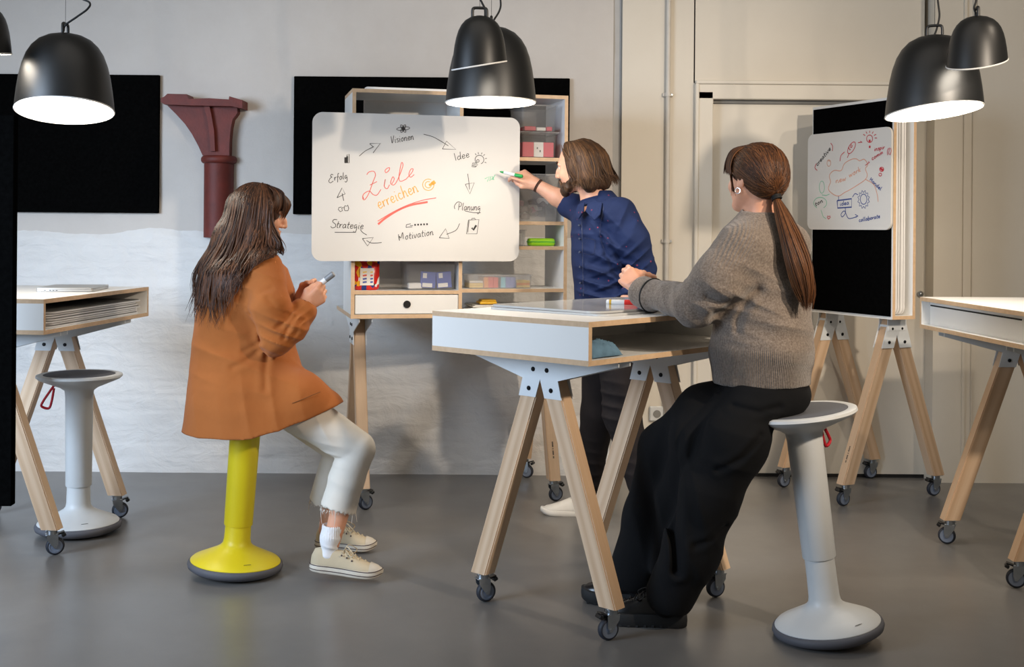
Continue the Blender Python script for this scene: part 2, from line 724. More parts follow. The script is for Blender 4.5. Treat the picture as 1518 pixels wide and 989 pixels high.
def strands(name, paths, m, parent, r0=0.006, flat=0.5, seg=5, npts=14):
    """hair locks: tapering flattened tubes along given polylines, one mesh"""
    VV, FF, TI = [], [], []
    base = 0
    for path, r in paths:
        P = np.array(path)
        # resample smoothly
        P = np.array(catmull(P, 4))
        s = np.linspace(0, len(P) - 1, npts)
        P = np.stack([np.interp(s, np.arange(len(P)), P[:, i]) for i in range(3)], 1)
        T = np.gradient(P, axis=0)
        T /= np.linalg.norm(T, axis=1)[:, None] + 1e-9
        ref = np.array((0.3, 1, 0.1))
        X = np.cross(T, ref)
        X /= np.linalg.norm(X, axis=1)[:, None] + 1e-9
        Y = np.cross(T, X)
        tt = np.linspace(0, 1, npts)
        rr = r * (0.55 + 0.45 * np.sin(np.clip(tt * 2.2, 0, 1) * PI / 2)) * np.clip((1 - tt) * 3.0, 0.06, 1)
        a = np.arange(seg) * 2 * PI / seg
        ring = P[:, None] + rr[:, None, None] * (np.cos(a)[None, :, None] * X[:, None] + flat * np.sin(a)[None, :, None] * Y[:, None])
        VV.append(ring.reshape(-1, 3))
        TI.append(np.full(npts * seg, RNG.uniform()))
        i, k = np.meshgrid(np.arange(npts - 1), np.arange(seg), indexing='ij')
        k2 = (k + 1) % seg
        FF.append(base + np.stack([i * seg + k, i * seg + k2, (i + 1) * seg + k2, (i + 1) * seg + k], -1).reshape(-1, 4))
        base += npts * seg
    off = A3(parent.matrix_basis.translation)
    return np.concatenate(VV) - off, np.concatenate(FF), np.concatenate(TI)


# ------------------------------------------------------------------ the room
struct(MB().box((14, 12, 0.1), (0, 3.5, -0.05)).build('floor', 'resin_floor'))

WB = 6.93
struct(MB().box((7.2, 0.3, 4.6), (-3.04, WB + 0.165, 2.3)).build('wall_back', 'plaster'))


def relief(name, x0, x1, z0, z1, y, step, fn, m, parent):
    xs = np.arange(x0, x1 + step, step)
    zs = np.arange(z0, z1 + step * 0.5, step)
    X, Z = np.meshgrid(xs, zs, indexing='ij')
    P = np.stack([X.ravel(), np.zeros(X.size), Z.ravel()], 1)
    Y = y - fn(P)
    V = np.stack([P[:, 0], Y, P[:, 2]], 1)
    i, j = np.meshgrid(np.arange(len(xs) - 1), np.arange(len(zs) - 1), indexing='ij')
    q = i * len(zs) + j
    F = np.stack([q, q + len(zs), q + len(zs) + 1, q + 1], -1).reshape(-1, 4)
    return np_mesh(name, V, F, m, parent)


wb = bpy.data.objects['wall_back']
# upper plaster: gentle unevenness
relief('upper_plaster', -4.2, 0.56, 1.33, 3.3, WB, 0.03,
       lambda P: 0.004 + 0.004 * tri_noise(P, 7, 1) + 0.0015 * tri_noise(P, 30, 2), 'plaster', wb)


def lower(P):
    z = P[:, 2]
    edge = 1.362 + 0.012 * tri_noise(P * np.array((1, 1, 0)), 9, 5)
    prof = 0.026 / (1 + np.exp((z - edge) / 0.012)) - 0.006
    course = np.abs(((z + 0.01 * tri_noise(P, 8, 9)) / 0.085) % 1 - 0.5) * 2
    joints = -0.0035 * np.clip((course - 0.78) / 0.22, 0, 1)
    return prof + 0.006 * tri_noise(P, 9, 3) + 0.004 * tri_noise(P * np.array((0.7, 1, 1.3)), 26, 4) + 0.002 * tri_noise(P, 70, 6) + joints


relief('rough_plaster', -4.2, 0.56, -0.01, 1.40, WB, 0.012, lower, 'rough_plaster', wb)

# smooth right-hand wall with the big door
wc = struct(MB().box((0.413, 0.3, 4.6), (0.826, WB + 0.12, 2.3))
            .box((1.31, 0.3, 2.4), (1.68, WB + 0.12, 3.44)).build('wall_middle', 'smooth_wall'))
struct(MB().box((0.062, 0.3, 4.6), (0.588, WB + 0.155, 2.3), bev=0.004).build('trim_1', 'trim_grey'))
struct(MB().box((4.2, 0.6, 4.6), (2.362 + 2.1, 6.80 + 0.3, 2.3)).build('wall_right', 'smooth_wall'))
MB().box((0.014, 0.012, 4.6), (2.53, 6.795, 2.3)).build('wall_moulding', 'smooth_wall', bpy.data.objects['wall_right'])
MB().box((0.004, 0.012, 4.6), (2.575, 6.795, 2.3)).build('wall_moulding', 'smooth_wall', bpy.data.objects['wall_right'])
cs = MB()
cs.box((0.085, 0.04, 2.19), (1.092, WB - 0.035, 1.095), bev=0.004)
cs.box((1.33, 0.04, 0.085), (1.715, WB - 0.035, 2.19), bev=0.004)
cs.box((0.022, 0.055, 2.235), (1.043, WB - 0.035, 1.1175), bev=0.004)
cs.box((1.33, 0.055, 0.022), (1.70, WB - 0.035, 2.243), bev=0.004)
struct(cs.build('trim_2', 'door_paint'))
dr = struct(MB().box((1.225, 0.04, 2.105), (1.749, WB + 0.02, 1.072)).build('door_1', 'door_paint'))
MB().box((1.225, 0.06, 0.02), (1.749, WB + 0.03, 0.01)).build('door_gap', 'dark_gap', dr)
MB().box((1.225, 0.06, 0.022), (1.749, WB + 0.03, 2.139)).build('door_gap', 'jamb_grey', dr)
MB().sphere((2.33, WB - 0.01, 1.05), 0.018, 12).cyl((2.33, WB, 1.05), (2.33, WB - 0.02, 1.05), 0.012).build('door_knob', 'zinc', dr, 60)

# conduit on the wall
cd = thing('conduit_pipe', 'thin painted metal conduit running up the smooth wall beside the door', 'pipe', (0.878, WB - 0.05, 0))
MB().cyl((0, 0, 0), (0, 0, 4.5), 0.0135, seg=14).build('pipe', 'pipe_paint', cd, 40)
for z in (0.62, 1.34, 2.17, 3.0):
    MB().box((0.06, 0.016, 0.022), (0, 0.012, z), bev=0.003).cyl((0, 0, z - 0.011), (0, 0, z + 0.011), 0.019, seg=14) \
        .build('clip', 'pipe_paint', cd, 40)
    MB().cyl((0.022, 0.004, z), (0.022, -0.002, z), 0.005, seg=8).build('screw', 'zinc', cd)
# wall socket near the floor behind the centre table
sk = thing('wall_socket', 'small grey wall socket low on the smooth wall', 'socket', (0.83, WB - 0.03, 0.36))
MB().box((0.085, 0.02, 0.085), (0, -0.01, 0), bev=0.006).build('plate', 'grey_plastic', sk)
MB().cyl((0, -0.019, 0), (0, -0.023, 0), 0.022, seg=20).build('insert', 'jamb_grey', sk)

# ------------------------------------------------------------------ felt pin boards on the wall
for x0, x1, lab in ((-3.6, -2.01, 'wide black felt pin board on the plaster wall beside the red iron column'),
                    (-1.245, 0.322, 'wide black felt pin board on the wall behind the wooden shelf unit')):
    b = tag(MB().box((x1 - x0, 0.024, 0.785), ((x0 + x1) / 2, WB - 0.022, 1.868), bev=0.003).build('felt_board', 'felt'),
            lab, 'pin board', 'black felt wall boards')

# ------------------------------------------------------------------ red cast-iron column head
ic = thing('iron_column', 'rust-red cast-iron column head with flared bracket embedded in the wall', 'column', (-1.668, WB - 0.02, 0))
sc = 6.90 / 1800


def IC(zx, zy):
    p = at(240 + zx / 4.3, 130 + zy / 4.3, 6.90)
    return (p.x + 1.668, p.z)


zt, zr = IC(360, 435)[1], IC(360, 955)[1]
xm = IC(360, 700)[0]
MB().lathe([(0.083, zr), (0.083, zt)], 32, Matrix.Translation((xm, 0, 0))).build('shaft', 'iron_red', ic, 40)
rp = []
for k in range(9):
    a = -PI / 2 + PI * k / 8
    rp.append((0.083 + 0.018 * math.cos(a), zt - 0.022 + 0.022 * math.sin(a)))
MB().lathe([(0.05, zt - 0.045)] + rp + [(0.05, zt)], 36, Matrix.Translation((xm, 0, 0))).build('collar', 'iron_red', ic, 50)
prof = [IC(*p) for p in ((272, 435), (245, 375), (205, 300), (160, 235), (110, 180), (45, 115), (48, 98), (490, 98),
                         (492, 165), (478, 185), (462, 205), (450, 260), (443, 330), (440, 435))]
MB().prism(prof, -0.055, 0.02).build('bracket_web', 'iron_red', ic)
rib = [IC(*p) for p in ((285, 105), (318, 105), (335, 180), (352, 280), (358, 410), (330, 410), (322, 290), (305, 190))]
MB().prism(rib, -0.082, -0.05).build('rib', 'iron_red', ic)
tp = [IC(*p) for p in ((30, 78), (48, 72), (70, 52), (190, 55), (205, 85), (330, 80), (455, 88), (458, 68), (540, 92), (540, 145), (470, 130), (200, 125), (48, 118), (28, 104))]
MB().prism(tp, -0.12, 0.02).build('top_flange', 'iron_red', ic)

# ------------------------------------------------------------------ trestle parts shared by tables, shelf and board stand
APEX, SL, LW, LT, SUP = 0.866, 0.353, 0.075, 0.058, 0.955


def mesh_of(o):
    me = o.data
    bpy.data.objects.remove(o)
    return me


def leg_mesh():
    zb, zt = 0.112, SUP - 0.004
    # right-hand leg in the XZ plane, then shifted to its own centre so that the grain follows the timber
    poly = [(SL * (APEX - zb), zb), (SL * (APEX - zb) + LW, zb), (SL * (APEX - zt) + LW, zt), (0.0, zt), (0.0, APEX)]
    ang = math.atan(SL)
    mb = MB().prism(poly, -LT / 2, LT / 2)
    bmesh.ops.bevel(mb.bm, geom=[e for e in mb.bm.edges if abs((e.verts[0].co - e.verts[1].co).z) > 0.2], offset=0.004, segments=2, affect='EDGES')
    mid = Vector((SL * (APEX - 0.5) + LW / 2, 0, 0.5))
    mb.xform(Matrix.Rotation(-ang, 4, 'Y').inverted() @ Matrix.Translation(-mid))
    return mesh_of(mb.build('leg', 'ash')), mid, ang


LEG_ME, LEG_MID, LEG_ANG = leg_mesh()


def bracket_mesh(wing):
    t_ = 0.80
    xo, xi = SL * (APEX - t_) + LW + 0.002, SL * (APEX - t_) - 0.002
    half_ = [(0, APEX), (xi, t_), (xo, t_)]
    half_ += ([(0.083, 0.866), (0.35, 0.936), (0.35, SUP)] if wing else [(0.062, SUP - 0.03), (0.062, SUP)])
    poly = half_ + [(-x, z) for x, z in half_[::-1][:-1]]
    mb = MB()
    for s in (-1, 1):
        y = s * (LT / 2 + 0.0005)
        mb.prism(poly, y, y + s * 0.004)
    w_ = 0.35 if wing else 0.075
    mb.box((2 * w_, LT + 0.02, 0.004), (0, 0, SUP - 0.0022))
    if not wing:
        mb.box((0.12, LT + 0.016, 0.03), (0, 0, 0.905))
    return mesh_of(mb.build('bracket', 'bracket'))


BR_W, BR_N = bracket_mesh(True), bracket_mesh(False)


def bolt_mesh():
    e = LT / 2 + 0.004
    pr = [(0.006, -e - 0.005), (0.0085, -e - 0.003), (0.0085, -e), (0.004, -e), (0.004, e), (0.0085, e), (0.0085, e + 0.003), (0.006, e + 0.005)]
    return mesh_of(MB().lathe(pr, 12, Matrix.Rotation(PI / 2, 4, 'X')).build('bolt', 'bolt'))


BOLT_ME = bolt_mesh()


def caster_meshes():
    hub = mesh_of(MB().lathe([(0.006, -0.012), (0.03, -0.012), (0.031, 0.0), (0.03, 0.012), (0.006, 0.012)], 24, Matrix.Rotation(PI / 2, 4, 'X'))
                  .lathe([(0.012, -0.0135), (0.012, 0.0135)], 16, Matrix.Rotation(PI / 2, 4, 'X'))
                  .lathe([(0.022, -0.0128), (0.0235, -0.0138), (0.025, -0.0128)], 24, Matrix.Rotation(PI / 2, 4, 'X'), cap=False)
                  .build('wheel', 'wheel_hub', None, 40))
    pr = [(0.029, -0.013)] + [(0.03 + 0.0085 * math.sin(a), -0.013 * math.cos(a)) for a in [PI * k / 8 for k in range(9)]] + [(0.029, 0.013)]
    tyre = mesh_of(MB().lathe(pr, 28, Matrix.Rotation(PI / 2, 4, 'X'), cap=False).build('tyre', 'tyre', None, 60))
    fk = MB()
    fk.box((0.056, 0.05, 0.004), (0.0, 0, 0.111), bev=0.0015)
    fk.cyl((0, 0, 0.09), (0, 0, 0.112), 0.022, seg=18)
    fk.box((0.05, 0.036, 0.005), (0.002, 0, 0.09), bev=0.002)
    for s in (-1, 1):
        fk.prism([(-0.024, 0.09), (0.022, 0.09), (0.02, 0.07), (-0.008, 0.031), (-0.018, 0.031), (-0.024, 0.05)], s * 0.0165, s * 0.0195)
    fk.cyl((-0.013, -0.023, 0.0385), (-0.013, 0.023, 0.0385), 0.006, seg=10)
    fork = mesh_of(fk.build('caster', 'zinc', None, 40))
    bk = MB()
    bk.box((0.034, 0.03, 0.006), (-0.034, 0, 0.092), Matrix.Rotation(math.radians(18), 3, 'Y'), bev=0.002)
    bk.box((0.018, 0.034, 0.014), (-0.047, 0, 0.084), Matrix.Rotation(math.radians(30), 3, 'Y'), bev=0.003)
    brake = mesh_of(bk.build('brake_pedal', 'black_plastic'))
    return hub, tyre, fork, brake


WH_ME, TY_ME, FK_ME, BK_ME = caster_meshes()


def link(name, me, parent, loc=(0, 0, 0), rot=(0, 0, 0)):
    o = bpy.data.objects.new(name, me)
    COL.objects.link(o)
    o.parent = parent
    o.location = loc
    o.rotation_euler = rot
    return o


def caster(parent, loc, yaw):
    yaw = yaw - parent.rotation_euler.z
    c = link('caster', FK_ME, parent, loc, (0, 0, yaw))
    link('wheel', WH_ME, c, (-0.013, 0, 0.0385))
    link('tyre', TY_ME, c, (-0.013, 0, 0.0385))
    link('brake_pedal', BK_ME, c)


def aframe(parent, loc, rz, yaws, wing=True):
    """one A-shaped trestle: two timber legs, steel bracket with bolts, two casters; spread along local X turned by rz"""
    ca, sa = math.cos(rz), math.sin(rz)

    def tr(x, y):
        return (loc[0] + ca * x - sa * y, loc[1] + sa * x + ca * y)
    for s, yw in ((1, yaws[0]), (-1, yaws[1])):
        mx, my = tr(s * LEG_MID.x, 0)
        o = link('leg', LEG_ME, parent, (mx, my, LEG_MID.z))
        if s > 0:
            R_ = Matrix.Rotation(rz, 3, 'Z') @ Matrix.Rotation(-LEG_ANG, 3, 'Y')
        else:
            R_ = Matrix.Rotation(rz + PI, 3, 'Z') @ Matrix.Rotation(-LEG_ANG, 3, 'Y')
        o.rotation_euler = R_.to_euler()
        fx, fy = tr(s * (SL * (APEX - 0.112) + LW / 2), 0)
        caster(parent, (fx, fy, 0), yw)
    br = link('bracket', BR_W if wing else BR_N, parent, (loc[0], loc[1], 0), (0, 0, rz))
    for x, z in ((0.032, 0.9), (-0.032, 0.9), (0.052, 0.83), (-0.052, 0.83)):
        link('bolt', BOLT_ME, br, (x, 0, z))
    return br


# ------------------------------------------------------------------ standing tables
TL, TW, TH, PT = 1.10, 0.73, 1.10, 0.018


def plate(name, w, d, z0, z1, parent, cx=0, cy=0):
    """white laminate board with bare plywood edges"""
    o = MB().box((w, d, z1 - z0), (cx, cy, (z0 + z1) / 2)).build(name, ['laminate', 'ply'], parent)
    for p in o.data.polygons:
        if abs(p.normal.z) < 0.5:
            p.material_index = 1
    return o


def panel(name, sx, sy, z0, z1, parent, c, faceax):
    o = MB().box((sx, sy, z1 - z0), (c[0], c[1], (z0 + z1) / 2)).build(name, ['laminate', 'ply'], parent)
    for p in o.data.polygons:
        if abs(p.normal[faceax]) < 0.5:
            p.material_index = 1
    return o


def standing_table(label, loc, rz, yaws, closed=None):
    t = thing('standing_table', label, 'table', (loc[0], loc[1], 0), rz, 'standing tables on wheeled trestles')
    plate('table_top', TL, TW, TH - PT, TH, t)
    plate('lower_shelf', TL, TW, SUP, SUP + PT, t)
    for s in (-1, 1):
        panel('end_panel', PT, TW - 0.001, SUP + PT, TH - PT, t, (s * (TL - PT) / 2, 0), 0)
    if closed:
        x0, x1, y = closed
        panel('back_panel', x1 - x0, PT, SUP + PT, TH - PT, t, ((x0 + x1) / 2, y), 1)
    aframe(t, (-0.335, 0), PI / 2, yaws[:2])
    aframe(t, (0.335, 0), PI / 2, yaws[2:])
    return t


# centre table: long side runs away to the right
T1A = math.atan2(0.741, 0.671)
T1C = (0.351, 4.603)
standing_table('white standing table with flat boards on top and a crumpled cloth in its shelf',
               T1C, T1A, (math.radians(205), math.radians(24), math.radians(200), math.radians(20)), (-0.18, 0.541, 0.2))
T2A = math.radians(84.8)
T2C = (-2.216, 5.52)
standing_table('white standing table holding a closed laptop and a stack of boards',
               T2C, T2A, (math.radians(20), math.radians(205), math.radians(20), math.radians(200)), (-0.54, 0.541, 0.33))
T3A = math.radians(92.9)
T3C = (2.30, 5.14)
t3 = standing_table('empty-topped white standing table beside the tall wheeled board stand',
                    T3C, T3A, (math.radians(-20), math.radians(20), math.radians(-25), math.radians(-10)), (-0.531, 0.531, 0.315))
MB().box((0.9, 0.003, 0.006), (0.07, 0.3255, 1.062)).build('slot_shadow_strip', 'dark_gap', t3)  # black strip on the full panel, painted stand-in for its shadow gap


def loc1(x, y, ang=T1A, c=T1C):
    return Vector((c[0] + math.cos(ang) * x - math.sin(ang) * y, c[1] + math.sin(ang) * x + math.cos(ang) * y, 0))


# ------------------------------------------------------------------ shelf unit
SHA = math.radians(13.5)
SW, SV = Vector((math.cos(SHA), math.sin(SHA), 0)), Vector((-math.sin(SHA), math.cos(SHA), 0))
P0 = Vector((-0.787, 5.95, 0))


def sh(s, v_, z=0.0):
    return P0 + SW * s + SV * v_ + Vector((0, 0, z))


shelf = thing('shelf_unit', 'open plywood shelf unit with one white drawer on wheeled trestle legs', 'shelf', P0, SHA)
SB, ST_, SD, SWD = 0.975, 2.085, 0.37, 1.10
plate('base_board', SWD, 0.73, SUP, SB, shelf, SWD / 2, 0.365)
plate('top_board', SWD, SD, ST_ - PT, ST_, shelf, SWD / 2, SD / 2)
for x in (PT / 2, SWD - PT / 2):
    panel('side_panel', PT, SD, SB, ST_ - PT, shelf, (x, SD / 2), 0)
panel('divider', PT, SD - 0.002, SB, ST_ - PT, shelf, (0.546, SD / 2), 0)
xr0, xr1 = 0.555, SWD - PT
for z in (1.099, 1.315, 1.441, 1.766):
    plate('shelf_board', xr1 - xr0, SD - 0.004, z - PT, z, shelf, (xr0 + xr1) / 2, SD / 2)
for z in (1.092, 1.45, 1.77):
    plate('shelf_board', 0.537 - PT, SD - 0.004, z - PT, z, shelf, (PT + 0.537) / 2, SD / 2)
df = MB().box((0.513, 0.016, 0.092), (0.278, 0.012, 1.024), bev=0.001).build('drawer', 'laminate', shelf)
MB().box((0.50, SD - 0.04, 0.08), (0.278, 0.19, 1.024)).build('drawer_box', 'laminate', df)
MB().lathe([(0.0185, 0), (0.0185, 0.004), (0.016, 0.0045)], 24, Matrix.Translation((0.278, 0.0035, 1.024)) @ Matrix.Rotation(PI / 2, 4, 'X')).build('finger_hole', 'dark_gap', df)
aframe(shelf, (0.076, 0.366), -PI / 2, (math.radians(215), math.radians(200)))
aframe(shelf, (1.055, 0.366), -PI / 2, (math.radians(200), math.radians(160)))
# burnt-in maker's mark on the front of one leg: illegible little strokes
def leg_mark(parent, x, y0, z0, lean):
    mb = MB()
    k = 0.0
    for wd in (0.004, 0.003, 0.004, 0.004, 0.004, 0, 0.003, 0, 0.004, 0.004, 0.004, 0.004, 0, 0.004, 0.003):
        if wd:
            mb.box((0.007, 0.0016, wd), (0, 0, k))
        k -= 0.0058
    mb.xform(Matrix.Translation((x, y0, z0)) @ lean)
    return mb.build('burnt_mark', 'ink_black', parent)


leg_mark(shelf, 1.055, 0.0905, 0.30, Matrix.Rotation(-LEG_ANG, 4, 'X'))

# ------------------------------------------------------------------ big whiteboard hung on the shelf
BW, BH = 1.033, 0.722
BS0, BZ0 = -0.195, 1.239
board = thing('whiteboard', 'large white board covered in a hand-drawn circle of words and arrows, hung on the shelf', 'whiteboard',
              sh(BS0, -0.035, BZ0), SHA)
BOFF = -0.035


def board_plate(w, h, r, th, parent, name='panel', m='whiteboard'):
    return MB().prism(rrect(w, h, r, 8, w / 2, h / 2), 0, th).build(name, m, parent, 30)


board_plate(BW, BH, 0.05, 0.012, board)
for s in (0.31, 0.80):
    MB().box((0.03, 0.03, 0.012), (s, 0.02, 0.60), bev=0.002).build('hook', 'marker_red', board)


def onboard(px, py, origin, ux):
    """photo pixel -> (s, z) on a vertical board through origin, running along ux"""
    d = at(px, py, 1.0) - Vector((0, 0, CAM_H))
    n = Vector((-ux.y, ux.x, 0))
    o = Vector(origin)
    c = Vector((0, 0, CAM_H))
    k = (o - c).dot(n) / d.dot(n)
    p = c + d * k
    return ((p - o).dot(ux), p.z - o.z)


def ink(polys, width, name, m, parent, y=-0.0008):
    """flat pen strokes lying on the face of a board (local XZ plane)"""
    VV, FF = [], []
    for pl in polys:
        wd = width
        if isinstance(pl, tuple) and isinstance(pl[0], (int, float)):
            wd, pl = pl
        P = np.array(pl, float)
        keep = [0] + [i for i in range(1, len(P)) if np.linalg.norm(P[i] - P[i - 1]) > 1e-5]
        P = P[keep]
        if len(P) < 2:
            continue
        T = np.gradient(P, axis=0)
        T /= np.linalg.norm(T, axis=1)[:, None] + 1e-9
        N = np.stack([-T[:, 1], T[:, 0]], 1) * wd / 2
        b = len(VV)
        for p, n_ in zip(P, N):
            VV.append((p[0] + n_[0], y, p[1] + n_[1]))
            VV.append((p[0] - n_[0], y, p[1] - n_[1]))
        for i in range(len(P) - 1):
            FF.append((b + 2 * i, b + 2 * i + 1, b + 2 * i + 3, b + 2 * i + 2))
    me = bpy.data.meshes.new(name)
    me.from_pydata(VV, [], FF)
    me.materials.append(M[m])
    o = bpy.data.objects.new(name, me)
    COL.objects.link(o)
    o.parent = parent
    return o


# stroke alphabet, x-height 1, baseline 0
GL = {
    'a': (1.0, [[(.8, .9), (.4, 1), (.1, .5), (.3, 0), (.7, .3), (.8, .9), (.8, .3), (1, 0)]]),
    'b': (.9, [[(.15, 2), (.1, 0), (.5, 0), (.8, .4), (.6, .9), (.15, .7)]]),
    'c': (.8, [[(.7, .85), (.35, 1), (.1, .5), (.35, 0), (.8, .15)]]),
    'd': (1.0, [[(.75, .85), (.35, .95), (.1, .45), (.35, 0), (.75, .4), (.85, 2), (.8, .5), (.95, 0)]]),
    'e': (.85, [[(.1, .5), (.6, .55), (.7, .85), (.4, 1), (.1, .5), (.35, 0), (.85, .2)]]),
    'f': (.7, [[(.75, 1.9), (.45, 1.9), (.35, 1.2), (.25, -.7)], [(.1, .9), (.7, .95)]]),
    'g': (.95, [[(.75, .9), (.35, 1), (.1, .5), (.35, .1), (.75, .6), (.78, -.6), (.4, -1), (.1, -.7)]]),
    'h': (.95, [[(.2, 2), (.1, 0), (.2, .6), (.55, 1), (.7, .6), (.75, 0), (.95, .1)]]),
    'i': (.45, [[(.2, 1), (.2, .1), (.4, 0)], [(.22, 1.45), (.28, 1.55)]]),
    'k': (.8, [[(.15, 2), (.1, 0)], [(.7, 1), (.15, .5), (.75, 0)]]),
    'l': (.5, [[(.25, 2), (.15, .3), (.45, 0)]]),
    'm': (1.3, [[(.1, 1), (.1, 0), (.2, .7), (.45, 1), (.6, .6), (.6, 0), (.7, .7), (.95, 1), (1.1, .6), (1.1, 0)]]),
    'n': (.95, [[(.1, 1), (.1, 0), (.2, .7), (.55, 1), (.72, .6), (.75, 0), (.95, .1)]]),
    'o': (.9, [[(.45, 1), (.1, .6), (.3, 0), (.7, .3), (.7, .8), (.4, 1), (.75, .95)]]),
    'p': (.9, [[(.1, 1), (.1, -.9)], [(.1, .8), (.5, 1), (.75, .6), (.5, .1), (.1, .2)]]),
    'r': (.65, [[(.1, 1), (.12, 0), (.2, .7), (.65, 1)]]),
    's': (.7, [[(.65, .9), (.3, 1), (.15, .75), (.55, .4), (.5, .05), (.1, .05)]]),
    't': (.65, [[(.35, 1.7), (.25, .2), (.6, 0)], [(.05, 1), (.7, 1.1)]]),
    'u': (.95, [[(.1, 1), (.15, .2), (.45, 0), (.75, .5), (.75, 1), (.8, .1), (.95, 0)]]),
    'v': (.85, [[(.05, 1), (.35, 0), (.8, 1.05)]]),
    'w': (1.2, [[(.05, 1), (.25, 0), (.55, .8), (.8, 0), (1.15, 1.05)]]),
    'x': (.8, [[(.1, 1), (.75, 0)], [(.75, 1), (.05, 0)]]),
    'E': (1.4, [[(1.2, 1.7), (.7, 2), (.35, 1.5), (.8, 1.15), (.3, .9), (-.2, .1), (.3, -.5), (1.2, -.1)]]),
    'I': (.6, [[(.15, 2), (.4, 0)]]),
    'M': (1.8, [[(.1, 1.8), (.35, 0), (.3, 1.2), (.75, .7), (1.25, 2.1), (1.4, .3)]]),
    'N': (1.3, [[(.1, 0), (.15, 1.7), (.9, .1), (1.0, 1.8)]]),
    'P': (1.6, [[(.65, 1.9), (.7, 0)], [(-.5, .3), (-.75, 1.2), (.1, 2.2), (1.3, 1.9), (1.3, 1.1), (.7, .9)]]),
    'S': (1.3, [[(1.3, 2.1), (.5, 2.1), (.3, 1.5), (1.1, .9), (1.2, .2), (.5, -.1), (0, .3)]]),
    'T': (1.0, [[(0, 1.6), (1, 1.7)], [(.5, 1.65), (.4, 0)]]),
    'V': (1.0, [[(.05, 1.9), (.35, 0), (.95, 2.0)]]),
    'W': (1.6, [[(.05, 1.6), (.35, 0), (.75, 1.3), (1.05, 0), (1.5, 1.7)]]),
    'A': (1.2, [[(0, 0), (.5, 1.8), (.9, 0)], [(.2, .7), (.8, .7)]]),
    'H': (1.1, [[(.1, 1.8), (.1, 0)], [(.9, 1.8), (.85, 0)], [(.1, .9), (.9, 1)]]),
    '(': (.4, [[(.4, 1.9), (.1, .9), (.35, -.3)]]), ')': (.4, [[(.05, 1.9), (.35, .9), (.05, -.3)]]),
    '[': (.45, [[(.4, 1.9), (.1, 1.8), (.1, -.3), (.4, -.3)]]), ']': (.45, [[(0, 1.9), (.3, 1.8), (.3, -.3), (0, -.3)]]),
    ' ': (.7, []),
}


def word(txt, p0, p1, xh, slant=0.15):
    """strokes for a word written from p0 to p1 (board coordinates, baseline), x-height xh"""
    p0, p1 = np.array(p0), np.array(p1)
    tot = sum(GL[c][0] + 0.12 for c in txt)
    ux = (p1 - p0) / tot
    d = (p1 - p0) / np.linalg.norm(p1 - p0)
    uy = np.array((-d[1], d[0])) * xh
    out = []
    x = 0.0
    for c in txt:
        wd, st = GL[c]
        for s in st:
            q = [(x + a + slant * b * xh / np.linalg.norm(ux), b) for a, b in s]
            out.append([tuple(p0 + ux * a + uy * b) for a, b in catmull(q, 5)])
        x += wd + 0.12
    return out


BO = sh(BS0, BOFF, BZ0)


def B1(pts, smooth=False):
    """points read off the enlarged photograph of the board -> board plane"""
    if smooth:
        pts = catmull(pts, 6)
    return [onboard(460 + x / 4.3, 160 + y / 4.3, BO, SW) for x, y in pts]


def circ(cx, cy, rx, ry=None, a=0.0, n=28, a0=0, a1=360):
    ry = ry or rx
    o = []
    for k in range(n + 1):
        q = math.radians(a0 + (a1 - a0) * k / n)
        x, y = rx * math.cos(q), ry * math.sin(q)
        o.append((cx + x * math.cos(a) - y * math.sin(a), cy + x * math.sin(a) + y * math.cos(a)))
    return o


def W1(txt, a, b, xh, sl=0.15):
    p0, p1 = B1([a, b])
    return word(txt, p0, p1, xh / 4.3 / 302, sl)


PW = 0.003
ink(W1('Visionen', (515, 226), (662, 200), 23), PW, 'lettering', 'ink_black', board)
ink(W1('Idee', (918, 338), (1018, 312), 24), PW, 'lettering', 'ink_black', board)
ink(W1('Planung', (930, 652), (1085, 652), 24) + [B1([(985, 657), (1040, 668), (1086, 668)])], PW, 'lettering', 'ink_black', board)
ink(W1('Motivation', (560, 848), (788, 808), 23), PW, 'lettering', 'ink_black', board)
ink(W1('Strategie', (128, 762), (340, 772), 24) + [B1([(155, 793), (290, 793)]), B1([(318, 775), (335, 795), (360, 810)], True)], PW, 'lettering', 'ink_black', board)
ink(W1('Erfolg', (122, 468), (240, 450), 21), PW, 'lettering', 'ink_black', board)
ink([B1(p) for p in ([(340, 580), (333, 560)],)] +
    [B1([(360, 425), (375, 408), (405, 405), (415, 430), (400, 470), (375, 540), (350, 582), (335, 580), (340, 550), (375, 530), (400, 552), (425, 555), (450, 520)], True),
     B1([(380, 492), (425, 470)]),
     B1([(475, 400), (490, 385), (505, 382), (500, 400), (482, 413), (475, 400)], True),
     B1([(470, 500), (478, 455), (472, 500), (490, 515), (505, 490)], True),
     B1([(520, 485), (535, 455), (525, 440), (512, 480), (535, 490), (560, 450), (590, 370), (580, 352), (565, 440), (575, 468), (610, 455)], True),
     B1([(610, 455), (645, 415), (655, 390), (640, 392), (628, 425), (640, 442), (662, 425)], True)],
    0.0036, 'lettering', 'ink_red', board)
ink(W1('erreichen', (438, 645), (695, 530), 40, 0.05), 0.004, 'lettering', 'ink_orange', board)
ink([(0.010, B1([(432, 742), (480, 702), (560, 652), (640, 620), (748, 600)], True)),
     (0.004, B1([(430, 722), (520, 668), (620, 620), (720, 588), (802, 574)], True))], 0.01, 'underline', 'ink_red', board)
ink([B1(circ(752, 490, 36, a0=-20, a1=300)), B1(circ(752, 490, 20, a0=10, a1=300)), (0.012, B1([(757, 494), (780, 480)])), (0.018, B1([(775, 484), (795, 470)]))],
    0.0035, 'target_drawing', 'ink_orange', board)
